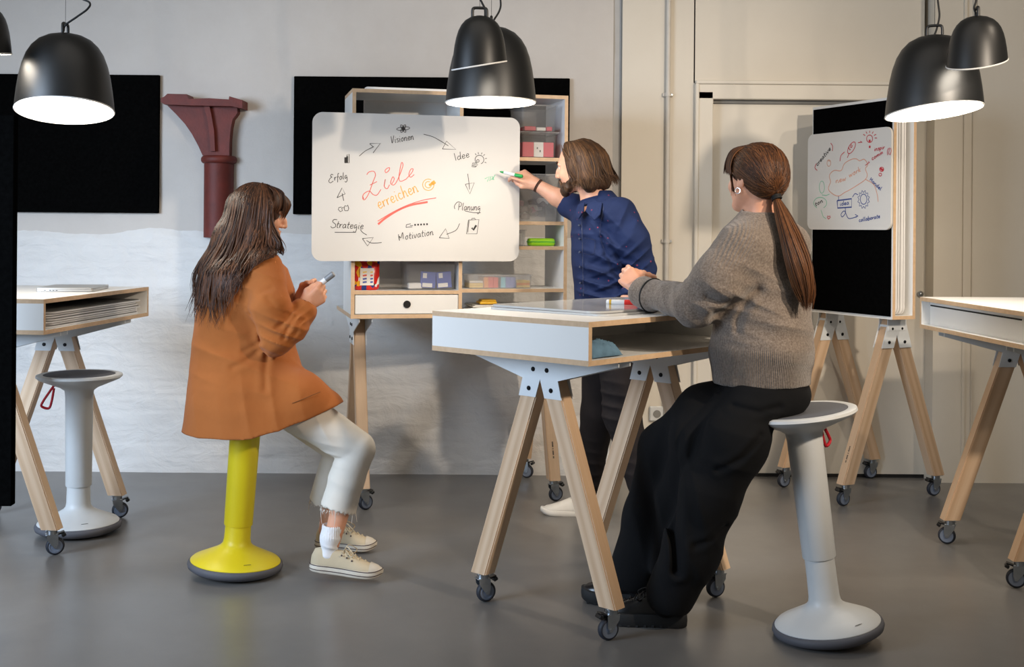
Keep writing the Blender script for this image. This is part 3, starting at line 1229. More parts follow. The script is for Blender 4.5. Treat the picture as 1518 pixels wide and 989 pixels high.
ink([B1(circ(592, 132, 42, 11, -0.1)), B1(circ(592, 132, 28, 9, 1.0)), B1(circ(592, 132, 28, 9, 2.1)), (0.014, B1([(585, 134), (600, 131)]))], PW, 'atom_drawing', 'ink_black', board)
for nm, st in (
    ('arrow_drawing', [[(312, 307), (352, 274), (405, 247)], [(378, 228), (402, 250)], [(380, 227), (446, 226), (400, 287)]]),
    ('arrow_drawing', [[(722, 168), (780, 184), (832, 212), (880, 242)], [(842, 262), (868, 212), (928, 265), (842, 262)]]),
    ('arrow_drawing', [[(1003, 420), (1010, 470), (1015, 520)], [(988, 487), (1045, 477), (1017, 548), (988, 488)]]),
    ('arrow_drawing', [[(952, 737), (928, 780), (868, 806)], [(822, 828), (862, 770), (885, 832), (822, 828)]]),
    ('arrow_drawing', [[(455, 858), (420, 861), (385, 860), (358, 845)], [(332, 833), (402, 826), (365, 880), (332, 833)]]),
    ('arrow_drawing', [[(213, 592), (205, 555), (204, 545)], [(170, 573), (202, 510), (222, 548), (170, 573)]]),
    ('clipboard_drawing', [[(1008, 715), (1075, 712), (1062, 803), (995, 803), (1008, 715)], [(1012, 720), (1003, 795)], [(1028, 714), (1030, 705), (1048, 703), (1052, 713)]]),
    ('hands_drawing', [[(200, 632), (182, 635), (178, 648), (192, 662), (205, 655), (200, 640), (212, 632)], [(215, 640), (222, 622), (232, 628), (238, 618), (245, 640), (240, 655), (220, 655), (215, 640)]]),
    ('thumb_drawing', [[(610, 762), (612, 745), (640, 738), (635, 750), (655, 750)], [(610, 762), (650, 758)]]),
):
    ink([B1(s, nm == 'arrow_drawing' and i == 0) for i, s in enumerate(st)], PW, nm, 'ink_black', board)
ink([(0.010, B1([(1030, 764), (1039, 778), (1058, 748)]))], PW, 'check_mark', 'ink_black', board)
ink([(0.012, B1([(225, 315), (225, 350)])), (0.008, B1([(235, 308), (235, 350)])), B1([(219, 350), (248, 350), (247, 295), (234, 299), (233, 350)])], PW, 'bar_chart_drawing', 'ink_black', board)
ink([B1(circ(1078, 330, 28, a0=120, a1=430)), B1([(1062, 352), (1034, 352), (1030, 375), (1052, 378), (1068, 362), (1040, 360), (1034, 368), (1060, 372)]),
     B1(circ(1068, 338, 8))] +
    [B1([(1078 + 36 * math.cos(a), 330 + 36 * math.sin(a)), (1078 + 48 * math.cos(a), 330 + 48 * math.sin(a))]) for a in [math.radians(q) for q in (-125, -100, -70, -45, -10, 25)]],
    PW, 'bulb_drawing', 'ink_black', board)
ink([(0.009, B1([(668 + 19 * k - 5, 746 - k), (668 + 19 * k + 5, 745 - k)])) for k in range(5)], PW, 'stars_drawing', 'ink_black', board)
ink([B1([(1112, 452), (1142, 438), (1128, 470)]), B1([(1152, 436), (1142, 466), (1160, 450)]), B1([(1160, 436), (1170, 460)]), B1([(1178, 426), (1160, 458)])],
    0.0034, 'lettering', 'ink_green', board)

# spare white board standing behind the shelf
sb = thing('spare_board', 'plain blank white board standing behind the top of the shelf unit', 'whiteboard', sh(0.10, SD + 0.012, SB), SHA)
MB().prism(rrect(0.47, 1.165, 0.02, 6, 0.235, 0.5825), 0, 0.012).build('panel', 'board_edge', sb, 30)
MB().box((0.3, 0.02, 0.02), (0.235, 0.02, 0.2)).build('batten', 'ash', sb)


# ------------------------------------------------------------------ things on the shelf
def open_box(mb, w, d, h, taper=0.9, wall=0.003, rim=0.008):
    """thin-walled tapered tub with a lip"""
    def ring(sx, sy, z):
        return [mb.bm.verts.new((x, y, z)) for x, y in rrect(sx, sy, min(sx, sy) * 0.09, 3)]
    rs = [ring(w * taper, d * taper, 0), ring(w, d, h), ring(w + 2 * rim, d + 2 * rim, h), ring(w + 2 * rim, d + 2 * rim, h - rim * 0.8)]
    ins = [ring(w - 2 * wall, d - 2 * wall, h), ring(w * taper - 2 * wall, d * taper - 2 * wall, wall)]
    def band(a, b):
        n = len(a)
        for i in range(n):
            mb.bm.faces.new((a[i], a[(i + 1) % n], b[(i + 1) % n], b[i]))
    mb.bm.faces.new(rs[0][::-1])
    band(rs[0], rs[1])
    band(rs[1], rs[2])
    band(rs[2], rs[3])
    band(rs[1], ins[0])
    band(ins[0], ins[1])
    mb.bm.faces.new(ins[1])
    return mb


def shelf_thing(name, label, cat, s, v_, z, group=None, rz=0.0):
    return thing(name, label, cat, sh(s, v_, z), SHA + rz, group)


# two stacked clear boxes with red card boxes inside
for z, lab, lid, hh in ((1.766, 'clear plastic box holding a red carton, lower one of the stack on the upper shelf', True, 0.125),
                        (1.766 + 0.135, 'clear plastic box with a little red inside, upper one of the stack', False, 0.135)):
    b = shelf_thing('storage_box', lab, 'box', 0.953, 0.15, z, 'clear boxes stacked on the shelf')
    open_box(MB(), 0.19, 0.26, hh, 0.93).build('tub', 'clear_plastic', b, 40)
    if lid:
        MB().box((0.212, 0.282, 0.009), (0, 0, hh + 0.004), bev=0.003).build('lid', 'cloudy_plastic', b)
        MB().box((0.165, 0.22, 0.075), (0, 0, 0.043), bev=0.002).build('red_carton', 'box_red', b)
        MB().box((0.05, 0.002, 0.075), (0.002, -0.1115, 0.043)).build('carton_label', 'card_white', b)
        MB().box((0.006, 0.001, 0.01), (-0.005, -0.113, 0.05)).box((0.006, 0.001, 0.01), (0.01, -0.113, 0.035)).build('label_print', 'ink_black', b)
    else:
        MB().box((0.06, 0.2, 0.022), (-0.04, 0, 0.016), bev=0.003).build('red_pad', 'box_red', b)
        MB().box((0.05, 0.2, 0.018), (0.018, 0, 0.014), bev=0.003).build('white_pad', 'card_white', b)
        MB().box((0.03, 0.2, 0.022), (0.062, 0, 0.016), bev=0.003).build('red_pad', 'box_red', b)

b = shelf_thing('storage_tub', 'large cloudy plastic tub full of mixed craft bits on the middle shelf', 'box', 0.93, 0.16, 1.441)
open_box(MB(), 0.27, 0.28, 0.243, 0.93).build('tub', 'cloudy_plastic', b, 40)
for k in range(12):
    x, y = random.uniform(-0.09, 0.09), random.uniform(-0.1, 0.06)
    MB().box((random.uniform(0.05, 0.1), random.uniform(0.03, 0.08), 0.03), (x, y, 0.025 + 0.008 * k),
             Matrix.Rotation(random.uniform(-0.4, 0.4), 3, 'Y') @ Matrix.Rotation(random.uniform(0, 3), 3, 'Z'), bev=0.006) \
        .build('craft_bit', ('content_brown', 'content_pink', 'card_white', 'content_brown')[k % 4], b)
b = shelf_thing('small_tub', 'small cloudy white tub on the narrow shelf next to the green case', 'box', 0.852, 0.10, 1.315)
open_box(MB(), 0.085, 0.11, 0.083, 0.92, rim=0.005).build('tub', 'cloudy_plastic', b, 40)
MB().box((0.06, 0.06, 0.062), (0.0, -0.005, 0.034), bev=0.004).build('white_block', 'card_white', b)
b = shelf_thing('green_case', 'lime green plastic case on the narrow shelf', 'case', 0.985, 0.09, 1.315)
MB().box((0.135, 0.075, 0.04), (0, 0, 0.02), bev=0.012, seg=2).build('body', 'box_green', b, 50)
MB().box((0.137, 0.077, 0.004), (0, 0, 0.021), bev=0.001).build('seam', 'marker_green', b)
# divided tray of coloured cards
b = shelf_thing('card_tray', 'cloudy divided tray of red, blue and yellow cards on the shelf above the papers', 'tray', 0.757, 0.10, 1.099)
open_box(MB(), 0.335, 0.15, 0.07, 0.97, rim=0.006).build('tub', 'cloudy_plastic', b, 40)
for i, (x, stack) in enumerate(((-0.122, ('card_yellow', 'card_yellow', 'card_white')), (-0.046, ('card_orange', 'card_red', 'card_red')),
                                (0.044, ('card_cyan', 'card_blue', 'card_blue')), (0.122, ('card_yellow', 'card_orange', 'card_yellow')))):
    for j, c in enumerate(stack):
        if i in (1, 2):
            MB().box((0.025, 0.12, 0.052), (x - 0.026 + j * 0.026, 0, 0.03)).build('cards', c, b)
        else:
            MB().box((0.07, 0.12, 0.011), (x, 0, 0.01 + j * 0.012)).build('cards', c, b)
for x in (-0.084, 0.002, 0.084):
    MB().box((0.002, 0.145, 0.06), (x, 0, 0.033)).build('tray_divider', 'cloudy_plastic', b)
# clear box with blue packets
b = shelf_thing('packet_box', 'clear plastic box with blue printed packets on the lower shelf above the drawer', 'box', 0.40, 0.13, 1.092)
open_box(MB(), 0.255, 0.23, 0.16, 0.95).build('tub', 'clear_plastic', b, 40)
for x, r in ((-0.005, 0.06), (0.075, -0.08)):
    q = MB().box((0.076, 0.03, 0.082), (x, -0.05, 0.05), Matrix.Rotation(r, 3, 'Y'), bev=0.003).build('blue_packet', 'pack_blue', b)
    MB().box((0.05, 0.001, 0.02), (x - 0.006, -0.0660, 0.024), Matrix.Rotation(r, 3, 'Y')).box((0.02, 0.001, 0.025), (x - 0.018, -0.066, 0.072), Matrix.Rotation(r, 3, 'Y')) \
        .build('packet_label', 'card_white', q)
MB().box((0.07, 0.05, 0.03), (-0.07, -0.04, 0.02), bev=0.005).build('white_packet', 'card_white', b)

# bag of building bricks
t = NT('brick_print')
v = t.coord((1, 1, 1))
vo = t.t.nodes.new('ShaderNodeTexVoronoi')
vo.inputs['Scale'].default_value = 33
t.l(v, vo.inputs['Vector'])
sp = t.t.nodes.new('ShaderNodeSeparateColor')
t.l(vo.outputs['Color'], sp.inputs[0])
nd = t.t.nodes.new('ShaderNodeValToRGB')
nd.color_ramp.interpolation = 'CONSTANT'
for i, (p, c) in enumerate(((0, rgb(206, 34, 26)), (0.28, rgb(34, 52, 128)), (0.48, rgb(238, 178, 30)), (0.66, rgb(24, 24, 30)), (0.78, rgb(200, 36, 28)), (0.9, rgb(235, 232, 228)))):
    e = nd.color_ramp.elements
    if i < 2:
        el = e[i]
    else:
        el = e.new(p)
    el.position = p
    el.color = c
t.l(sp.outputs[0], nd.inputs['Fac'])
t.l(nd.outputs['Color'], t.b.inputs['Base Color'])
t.b.inputs['Roughness'].default_value = 0.25
M['brick_print'] = t.m
b = shelf_thing('brick_bag', 'shiny bag of coloured toy building bricks with a white label on the lower shelf', 'bag', 0.087, 0.09, 1.092)
rows = []
mb = MB()
for zz, wd, dp in ((0, 0.055, 0.03), (0.01, 0.062, 0.036), (0.06, 0.064, 0.04), (0.11, 0.063, 0.034), (0.15, 0.066, 0.015), (0.165, 0.067, 0.004)):
    rows.append([mb.bm.verts.new((wd * math.copysign(abs(math.cos(a)) ** 0.6, math.cos(a)), dp * math.copysign(abs(math.sin(a)) ** 0.8, math.sin(a)), zz)) for a in [2 * PI * k / 24 for k in range(24)]])
for a_, b_ in zip(rows[:-1], rows[1:]):
    for i in range(24):
        mb.bm.faces.new((a_[i], a_[(i + 1) % 24], b_[(i + 1) % 24], b_[i]))
mb.bm.faces.new(rows[0][::-1])
mb.bm.faces.new(rows[-1])
mb.build('bag', 'brick_print', b, 60)
MB().box((0.068, 0.002, 0.085), (-0.003, -0.0405, 0.067), Matrix.Rotation(0.03, 3, 'X')).build('label_panel', 'card_white', b)
for i, (c) in enumerate(('card_yellow', 'card_red', 'pack_blue', 'pack_blue')):
    for x, w_ in ((-0.014, 0.02), (0.02, 0.013)):
        MB().box((w_, 0.001, 0.008), (x, -0.042, 0.09 - 0.0165 * i), Matrix.Rotation(-0.15, 3, 'Y'), bev=0.0004).build('label_picture', c, b)

# papers and thin boards in the lowest compartment
for k, (x, yy, rz, cm, lab) in enumerate(((0.80, 0.16, 0.02, 'paper', 'white paper pad at the bottom of the pile in the lowest shelf'),
                                          (0.83, 0.15, 0.10, 'board_edge', 'white paper pad in the middle of the pile in the lowest shelf'),
                                          (0.82, 0.15, -0.06, 'paper', 'white paper pad on top of the pile in the lowest shelf'))):
    b = shelf_thing('paper_pad', lab, 'paper', x, yy, SB + 0.001 + 0.014 * k, 'papers in the lowest shelf', rz * 0.4)
    mb = MB()
    mb.box((0.40, 0.26, 0.006), (0, 0, 0.0035), bev=0.001)
    mb.build('sheets', cm, b)
    MB().box((0.39, 0.26, 0.004), (0.004, 0.002, 0.0095), bev=0.001).build('cover', 'laminate', b)
b = shelf_thing('folded_cloth', 'small yellow folded cloth lying on the papers in the lowest shelf', 'cloth', 0.70, 0.09, SB + 0.044)
MB().box((0.09, 0.1, 0.014), (0, 0, 0.007), bev=0.006, seg=2).build('fold', 'marker_yellow', b, 60)
MB().box((0.075, 0.09, 0.01), (0.004, 0, 0.018), bev=0.004, seg=2).build('fold', 'marker_yellow', b, 60)

# ------------------------------------------------------------------ things on the tables
def on1(px, py, z=TH):
    d = at(px, py, 1.0) - Vector((0, 0, CAM_H))
    k = (z - CAM_H) / d.z
    return Vector((0, 0, CAM_H)) + d * k


# boards lying on the centre table
for k, (px, py, w_, h_, rz, lab) in enumerate((
        (0, 0, 0.84, 0.56, 0.02, 'thin glossy grey-white board lying flat on the centre table, underneath the other'),
        (0, 0, 0.82, 0.54, -0.035, 'thin glossy grey-white board lying flat on the centre table, on top of the other'))):
    c = loc1(0.09, 0.03)
    b = thing('flat_board', lab, 'whiteboard', (c.x, c.y, TH + 0.0005 + 0.0085 * k), T1A + rz, 'boards lying on the centre table')
    MB().prism(rrect(w_, h_, 0.05, 8), 0, 0.0075, (0, 1, 2)).build('panel', 'laminate_gloss', b, 30)
    MB().prism(rrect(w_ * 0.985, h_ * 0.98, 0.045, 8), 0.0006, 0.0018, (0, 1, 2)).build('backing', 'jamb_grey', b, 30)


def marker(name, label, p, direction, body, capm, L=0.135, r=0.0085, ring=None, tip=None):
    mk = thing(name, label, 'marker', p)
    q = Vector(direction).normalized().to_track_quat('Z', 'Y')
    mk.rotation_mode = 'QUATERNION'
    mk.rotation_quaternion = q
    MB().lathe([(r * 0.8, 0.0), (r, 0.004), (r, L * 0.6)], 20).build('barrel', body, mk, 40)
    MB().lathe([(r * 1.04, L * 0.6), (r * 1.06, L * 0.97), (r * 0.8, L)], 20).build('cap', capm, mk, 40)
    if ring:
        MB().lathe([(r * 1.02, L * 0.1), (r * 1.02, L * 0.17)], 20).build('label_dot', ring, mk, 40)
    if tip:
        MB().lathe([(r * 0.55, -0.016), (r * 0.75, 0.0)], 16).lathe([(0.0025, -0.024), (r * 0.5, -0.016)], 12).build('nib', tip, mk, 40)
    return mk


p = on1(903, 448, TH + 0.024)
q = on1(942, 449, TH + 0.024)
dv = (q - p)
marker('board_marker', 'white and red whiteboard marker lying on the boards of the centre table', p - dv.normalized() * 0.01, dv, 'marker_white', 'marker_red', 0.118, 0.0105, 'marker_yellow')

# crumpled cloth in the open shelf of the centre table
cc = loc1(-0.415, -0.285)
mb = MB()
V_, F_ = [], []
nu, nv = 26, 18
for i in range(nu):
    for j in range(nv):
        u, vv = i / (nu - 1) * 2 - 1, j / (nv - 1) * 2 - 1
        env = max(0, 1 - (u * u) ** 1.5) * max(0, 1 - (vv * vv) ** 1.5)
        P = np.array([[u * 0.9, vv * 0.7, 0.2]])
        hgt = 0.045 * env ** 0.5 + 0.018 * env * float(tri_noise(P, 9, 21)[0])
        if u > 0.1:
            hgt += 0.012 * env * math.sin((u + vv) * 9)
        V_.append((u * 0.085 + 0.006 * float(tri_noise(P, 7, 3)[0]), vv * 0.055 + 0.006 * float(tri_noise(P, 7, 4)[0]), max(0.002, hgt)))
F_ = [(i * nv + j, (i + 1) * nv + j, (i + 1) * nv + j + 1, i * nv + j + 1) for i in range(nu - 1) for j in range(nv - 1)]
co = np_mesh('crumpled_cloth', np.array(V_), np.array(F_), 'cloth_blue')
md = co.modifiers.new('thick', 'SOLIDIFY')
md.thickness = 0.003
md.offset = -1
co.location = (cc.x, cc.y, SUP + PT + 0.0025)
co.rotation_euler = (0, 0, T1A)
tag(co, 'crumpled blue-grey cloth in the open shelf of the centre table', 'cloth')

# laptop on the left table
lp = thing('laptop', 'closed silver laptop lying on the left table', 'laptop', (-2.045, 5.67, TH), math.radians(97))
MB().prism(rrect(0.35, 0.25, 0.012, 4), 0.002, 0.0115, (0, 1, 2)).build('base', 'aluminium', lp, 30)
MB().prism(rrect(0.35, 0.25, 0.012, 4), 0.0125, 0.0185, (0, 1, 2)).build('lid', 'aluminium', lp, 30)
MB().prism(rrect(0.345, 0.245, 0.012, 4), 0.0113, 0.0127, (0, 1, 2)).build('hinge_gap', 'dark_gap', lp, 30)
for y in (0.062, 0.048, 0.034, 0.085):
    MB().box((0.002, 0.008, 0.003), (-0.175, y, 0.007)).build('port', 'dark_gap', lp)
MB().box((0.002, 0.01, 0.003), (0.175, 0.02, 0.007)).build('port', 'dark_gap', lp)
for x, y in ((-0.15, -0.1), (0.15, -0.1), (-0.15, 0.1), (0.15, 0.1)):
    MB().lathe([(0.008, 0), (0.008, 0.003)], 12, Matrix.Translation((x, y, 0))).build('foot', 'dark_gap', lp)

# stack of white boards in the shelf of the left table
def loc2(x, y):
    return loc1(x, y, T2A, T2C)


for k in range(7):
    c = loc2(0.03 + 0.012 * math.sin(k * 2.3), -0.04 + 0.008 * math.sin(k * 1.7))
    b = thing('stacked_board', 'thin white board, %s of the stack in the shelf under the laptop' % ('bottom one', 'second from the bottom', 'third from the bottom', 'middle one', 'third from the top', 'second from the top', 'topmost')[k], 'whiteboard', (c.x, c.y, SUP + PT + 0.0005 + 0.0098 * k), T2A,
              'boards stacked inside the left table')
    MB().prism(rrect(0.96, 0.60, 0.04, 6), 0, 0.006, (0, 1, 2)).build('panel', 'board_edge', b, 30)
    MB().prism(rrect(0.95, 0.59, 0.04, 6), 0.006, 0.0085, (0, 1, 2)).build('backing', 'jamb_grey', b, 30)

# ------------------------------------------------------------------ tall wheeled board stand
QX = Vector((0.42, -0.9075, 0)).normalized()
QA = math.atan2(QX.y, QX.x)
QY = Vector((-QX.y, QX.x, 0))
SO = Vector((1.888, 6.5575, 0))
st = thing('board_stand', 'tall wheeled stand with a black felt front and a slot full of white boards', 'board stand', SO, QA)
aframe(st, (-0.2435, 0.0), PI / 2, (math.radians(10), math.radians(20)), wing=False)
aframe(st, (0.2435, 0.0), PI / 2, (math.radians(15), math.radians(25)), wing=False)
FX0, FX1, FY, FZ0, FZ1 = -0.262, 0.378, -0.115, SUP + 0.001, 2.09
panel('front_board', FX1 - FX0, PT, FZ0, FZ1, st, ((FX0 + FX1) / 2, FY), 1)
MB().box((FX1 - FX0 - 0.022, 0.006, FZ1 - FZ0 - 0.03), ((FX0 + FX1) / 2 + 0.001, FY - 0.0122, (FZ0 + FZ1) / 2), bev=0.001).build('felt_front', 'felt', st)
panel('back_board', FX1 - FX0, PT, FZ0, FZ1, st, ((FX0 + FX1) / 2, FY + 0.132), 1)
plate('bottom_board', FX1 - FX0, 0.114, FZ0, FZ0 + PT, st, (FX0 + FX1) / 2, FY + 0.066)
plate('top_board', FX1 - FX0, 0.114, FZ1 - PT, FZ1, st, (FX0 + FX1) / 2, FY + 0.066)
panel('side_board', PT, 0.114, FZ0 + PT, FZ1 - PT, st, (FX0 + PT / 2, FY + 0.066), 0)
leg_mark(st, 0.2435, -0.2756, 0.30, Matrix.Rotation(-LEG_ANG, 4, 'X'))
for k in range(7):
    y = FY + 0.024 + 0.0125 * k
    pos = SO + QX * (0.06 + 0.004 * math.sin(k * 2)) + QY * y
    b = thing('slotted_board', 'white board in the slot of the tall stand, %s' % ('right behind the felt front', 'second behind the felt front', 'third behind the felt front', 'middle one of seven', 'third from the back board', 'second from the back board', 'next to the back board')[k], 'whiteboard', (pos.x, pos.y, FZ0 + PT + 0.0008), QA,
              'boards standing in the slot of the stand')
    MB().prism(rrect(0.56, 1.07, 0.04, 8, 0, 0.535), 0, 0.0085).build('panel', 'board_edge', b, 30)

# mind-map board hooked on the felt
b2o = SO + QX * (-0.275) + QY * (FY - 0.031) + Vector((0, 0, 1.412))
b2 = thing('mind_map_board', 'white board with a colourful hand-drawn mind map, fixed to the black felt front', 'whiteboard', b2o, QA)
MB().prism(rrect(0.66, 0.525, 0.04, 8, 0.33, 0.2625), 0, 0.012).build('panel', 'whiteboard', b2, 30)
MB().box((0.4, 0.003, 0.03), (0.32, 0.0140, 0.46)).build('fixing_strip', 'felt', b2)


def B2(pts, smooth=False):
    if smooth:
        pts = catmull(pts, 6)
    return [onboard(1180 + x / 2.91, 160 + y / 2.91, b2o, QX) for x, y in pts]


def W2(txt, a, b, xh, sl=0.1):
    p0, p1 = B2([a, b])
    return word(txt, p0, p1, xh / 2.91 / 290, sl)


TWD = 0.0042
ink(W2('creative', (92, 252), (152, 178), 11), TWD, 'lettering', 'ink_black', b2)
ink([B2([(88, 240), (82, 258), (92, 270)], True)], TWD, 'bracket_drawing', 'ink_deep_red', b2)
ink([B2([(150, 152), (158, 165), (157, 186)], True)], TWD, 'bracket_drawing', 'ink_deep_red', b2)
ink([B2([(150, 320), (145, 290), (165, 270), (195, 270), (210, 240), (240, 222), (260, 220), (275, 228), (295, 222), (310, 245), (300, 262), (308, 290), (298, 310), (270, 330), (235, 352), (210, 365), (185, 380), (160, 372), (140, 350), (150, 320)], True),
     B2([(300, 308), (335, 330), (350, 370), (355, 405)], True)] + W2('new', (172, 325), (218, 312), 12) + W2('work', (230, 300), (282, 272), 12), TWD, 'cloud_drawing', 'ink_peach', b2)
ink([B2(circ(240, 172, 12, 28, 0.5)), B2([(230, 195), (222, 215)]), B2([(268, 150), (286, 148), (278, 143)]), B2([(190, 230), (195, 205), (210, 190)], True),
     ] + W2('lc', (232, 185), (246, 160), 9), TWD, 'idea_drawing', 'ink_deep_red', b2)
ink([B2(circ(318, 133, 13, 16)), (0.012, B2([(314, 142), (322, 142)])), (0.012, B2([(315, 168), (322, 168)]))]
    + [B2([(318 + 22 * math.cos(a), 130 + 22 * math.sin(a)), (318 + 32 * math.cos(a), 130 + 32 * math.sin(a))]) for a in [math.radians(q) for q in (-150, -120, -90, -60, -30, 0)]],
    TWD, 'bulb_drawing', 'ink_deep_red', b2)
ink(W2('inspir', (338, 186), (384, 176), 9), TWD, 'lettering', 'ink_deep_red', b2)
ink(W2('comm', (328, 226), (378, 196), 9) + [B2([(300, 248), (318, 234), (312, 232)])], TWD, 'lettering', 'ink_deep_red', b2)
ink(W2('(l)', (392, 200), (412, 200), 14), TWD, 'lettering', 'ink_deep_red', b2)
ink([B2(circ(370, 265, 9, 9)), B2(circ(364, 288, 6, 6)), (0.012, B2([(362, 260), (378, 270)]))], TWD, 'figure_drawing', 'ink_deep_red', b2)
ink(W2('Handel', (318, 312), (366, 358), 9), TWD, 'lettering', 'ink_blue', b2)
ink([(0.007, B2([(178, 400), (240, 392), (240, 428), (180, 432), (178, 400)])), B2([(184, 380), (184, 398)]), B2([(213, 432), (213, 455), (200, 470), (195, 458), (210, 445), (225, 475), (245, 475), (268, 466)], True),
     B2([(255, 460), (268, 466), (258, 473)]), B2([(244, 385), (255, 370), (268, 375)], True),
     B2([(292 + (26 + 9 * (k % 2)) * 0.75 * math.cos(k * PI / 12), 395 + (26 + 9 * (k % 2)) * 1.15 * math.sin(k * PI / 12)) for k in range(25)]), B2(circ(292, 394, 14, 22))]
    + W2('idea', (190, 422), (230, 416), 10), TWD, 'idea_box_drawing', 'ink_blue', b2)
ink(W2('collaborate', (272, 492), (364, 474), 9), TWD, 'lettering', 'ink_blue', b2)
ink([B2(circ(112, 342, 11, 26)), B2([(112, 375), (130, 378), (145, 372)]), B2([(108, 440), (118, 470), (130, 478)])] + [B2(circ(105, 410, 28, 24, a0=120, a1=420))], TWD * 0.7, 'bubble_drawing', 'ink_green', b2)
ink(W2('zen', (84, 425), (118, 405), 10) if 'z' in GL else W2('ton', (84, 425), (118, 405), 10), TWD, 'lettering', 'ink_black', b2)
ink([B2([(141, 480), (135, 472), (137, 466), (142, 470), (147, 466), (149, 472), (141, 480)])], TWD, 'heart_drawing', 'ink_deep_red', b2)
ink([B2(circ(142, 238, 8, 14)), B2([(138, 228), (148, 230)])], TWD * 0.8, 'figure_drawing', 'ink_peach', b2)

# ------------------------------------------------------------------ felt partition at the left edge, on its own feet
fp = thing('felt_partition', 'tall black felt partition panel standing in front of the left table', 'partition', (-2.10, 4.3, 0), math.radians(3))
xr = at(19.5, 450, 4.3).x + 2.10
MB().box((0.8, 0.04, 1.385), (xr - 0.4, 0, 0.405 + 0.6925), bev=0.003).build('felt_panel', 'felt', fp)
for x in (xr - 0.72, xr - 0.30):
    MB().cyl((x, 0, 0.02), (x, 0, 0.42), 0.014).build('post', 'zinc', fp, 40)
    MB().box((0.05, 0.45, 0.02), (x, 0, 0.01), bev=0.004).build('foot', 'zinc', fp)


# ------------------------------------------------------------------ sit-stand stools
def stool(label, loc, tilt, tilt_dir, ext, m, strap=None, handle_side=1):
    s = thing('leaning_stool', label, 'stool', (loc[0], loc[1], 0))
    s.rotation_mode = 'QUATERNION'
    ax = Vector((-math.sin(tilt_dir), math.cos(tilt_dir), 0))
    from mathutils import Quaternion
    s.rotation_quaternion = Quaternion(ax, tilt)
    s.location.z = 0.187 * math.sin(tilt) * 0.22
    H = ext + 0.51
    MB().lathe([(0.05, 0.0), (0.12, 0.003), (0.168, 0.012), (0.186, 0.024), (0.19, 0.036), (0.187, 0.046), (0.178, 0.05), (0.05, 0.05)], 56).build('rocking_ring', 'rubber', s, 50)
    prof = [(0.178, 0.044), (0.179, 0.052), (0.172, 0.059), (0.13, 0.078), (0.09, 0.096), (0.066, 0.110), (0.056, 0.122), (0.0525, 0.14), (0.051, 0.2), (0.050, ext + 0.06)]
    MB().lathe(prof, 56).build('base', m, s, 50)
    prof = [(0.049, ext), (0.0555, ext), (0.057, ext + 0.004), (0.061, H - 0.1), (0.064, H - 0.075), (0.085, H - 0.06), (0.14, H - 0.038), (0.178, H - 0.022), (0.189, H - 0.012), (0.187, H - 0.003), (0.175, H + 0.001), (0.158, H - 0.001), (0.156, H - 0.006), (0.02, H - 0.008)]
    MB().lathe(prof, 56).build('column_and_seat', m, s, 50)
    MB().lathe([(0.156, H - 0.008), (0.156, H - 0.001), (0.15, H + 0.001), (0.02, H - 0.003)], 48).build('seat_pad', 'seat_grey', s, 60)
    a = math.radians(-60)
    e = 0.155
    mk = MB()
    for k in range(6):
        mk.box((0.004, 0.0025, 0.0012), ((k - 2.5) * 0.005, 0, 0))
    mk.xform(Matrix.Translation((0.148 * math.cos(a), 0.148 * math.sin(a), 0.0715)) @ Matrix.Rotation(a + PI / 2, 4, 'Z') @ Matrix.Rotation(math.radians(-25), 4, 'X'))
    mk.build('maker_mark', 'black_plastic', s)
    if strap is not None:
        sx, sy = math.cos(strap), math.sin(strap)
        base = Vector((0.11 * sx, 0.11 * sy, H - 0.052))
        pts = [base, base + Vector((0.02 * sx, 0.02 * sy, -0.03)), base + Vector((0.045 * sx, 0.045 * sy, -0.07)), base + Vector((0.05 * sx, 0.05 * sy, -0.09)),
               base + Vector((0.02 * sx, 0.02 * sy, -0.10)), base + Vector((0.008 * sx, 0.008 * sy, -0.07)), base + Vector((-0.002 * sx, -0.002 * sy, -0.01))]
        mb = MB().tube(catmull(pts, 6), 0.006, 6)
        mb.build('pull_strap', 'strap_red', s, 60)
    return s


stool('grey plastic leaning stool with red pull strap, beside the left table', (-1.968, 5.54), 0.0, 0, 0.215, 'grey_plastic', math.radians(200))
stool('bright yellow leaning stool under the woman in the tan jacket', (-1.11, 4.91), math.radians(3.8), 0, 0.195, 'yellow_plastic')
stool('pale grey leaning stool tilted under the woman in the knitted sweater', (1.105, 4.19), math.radians(7.5), PI, 0.275, 'grey_plastic', math.radians(45))


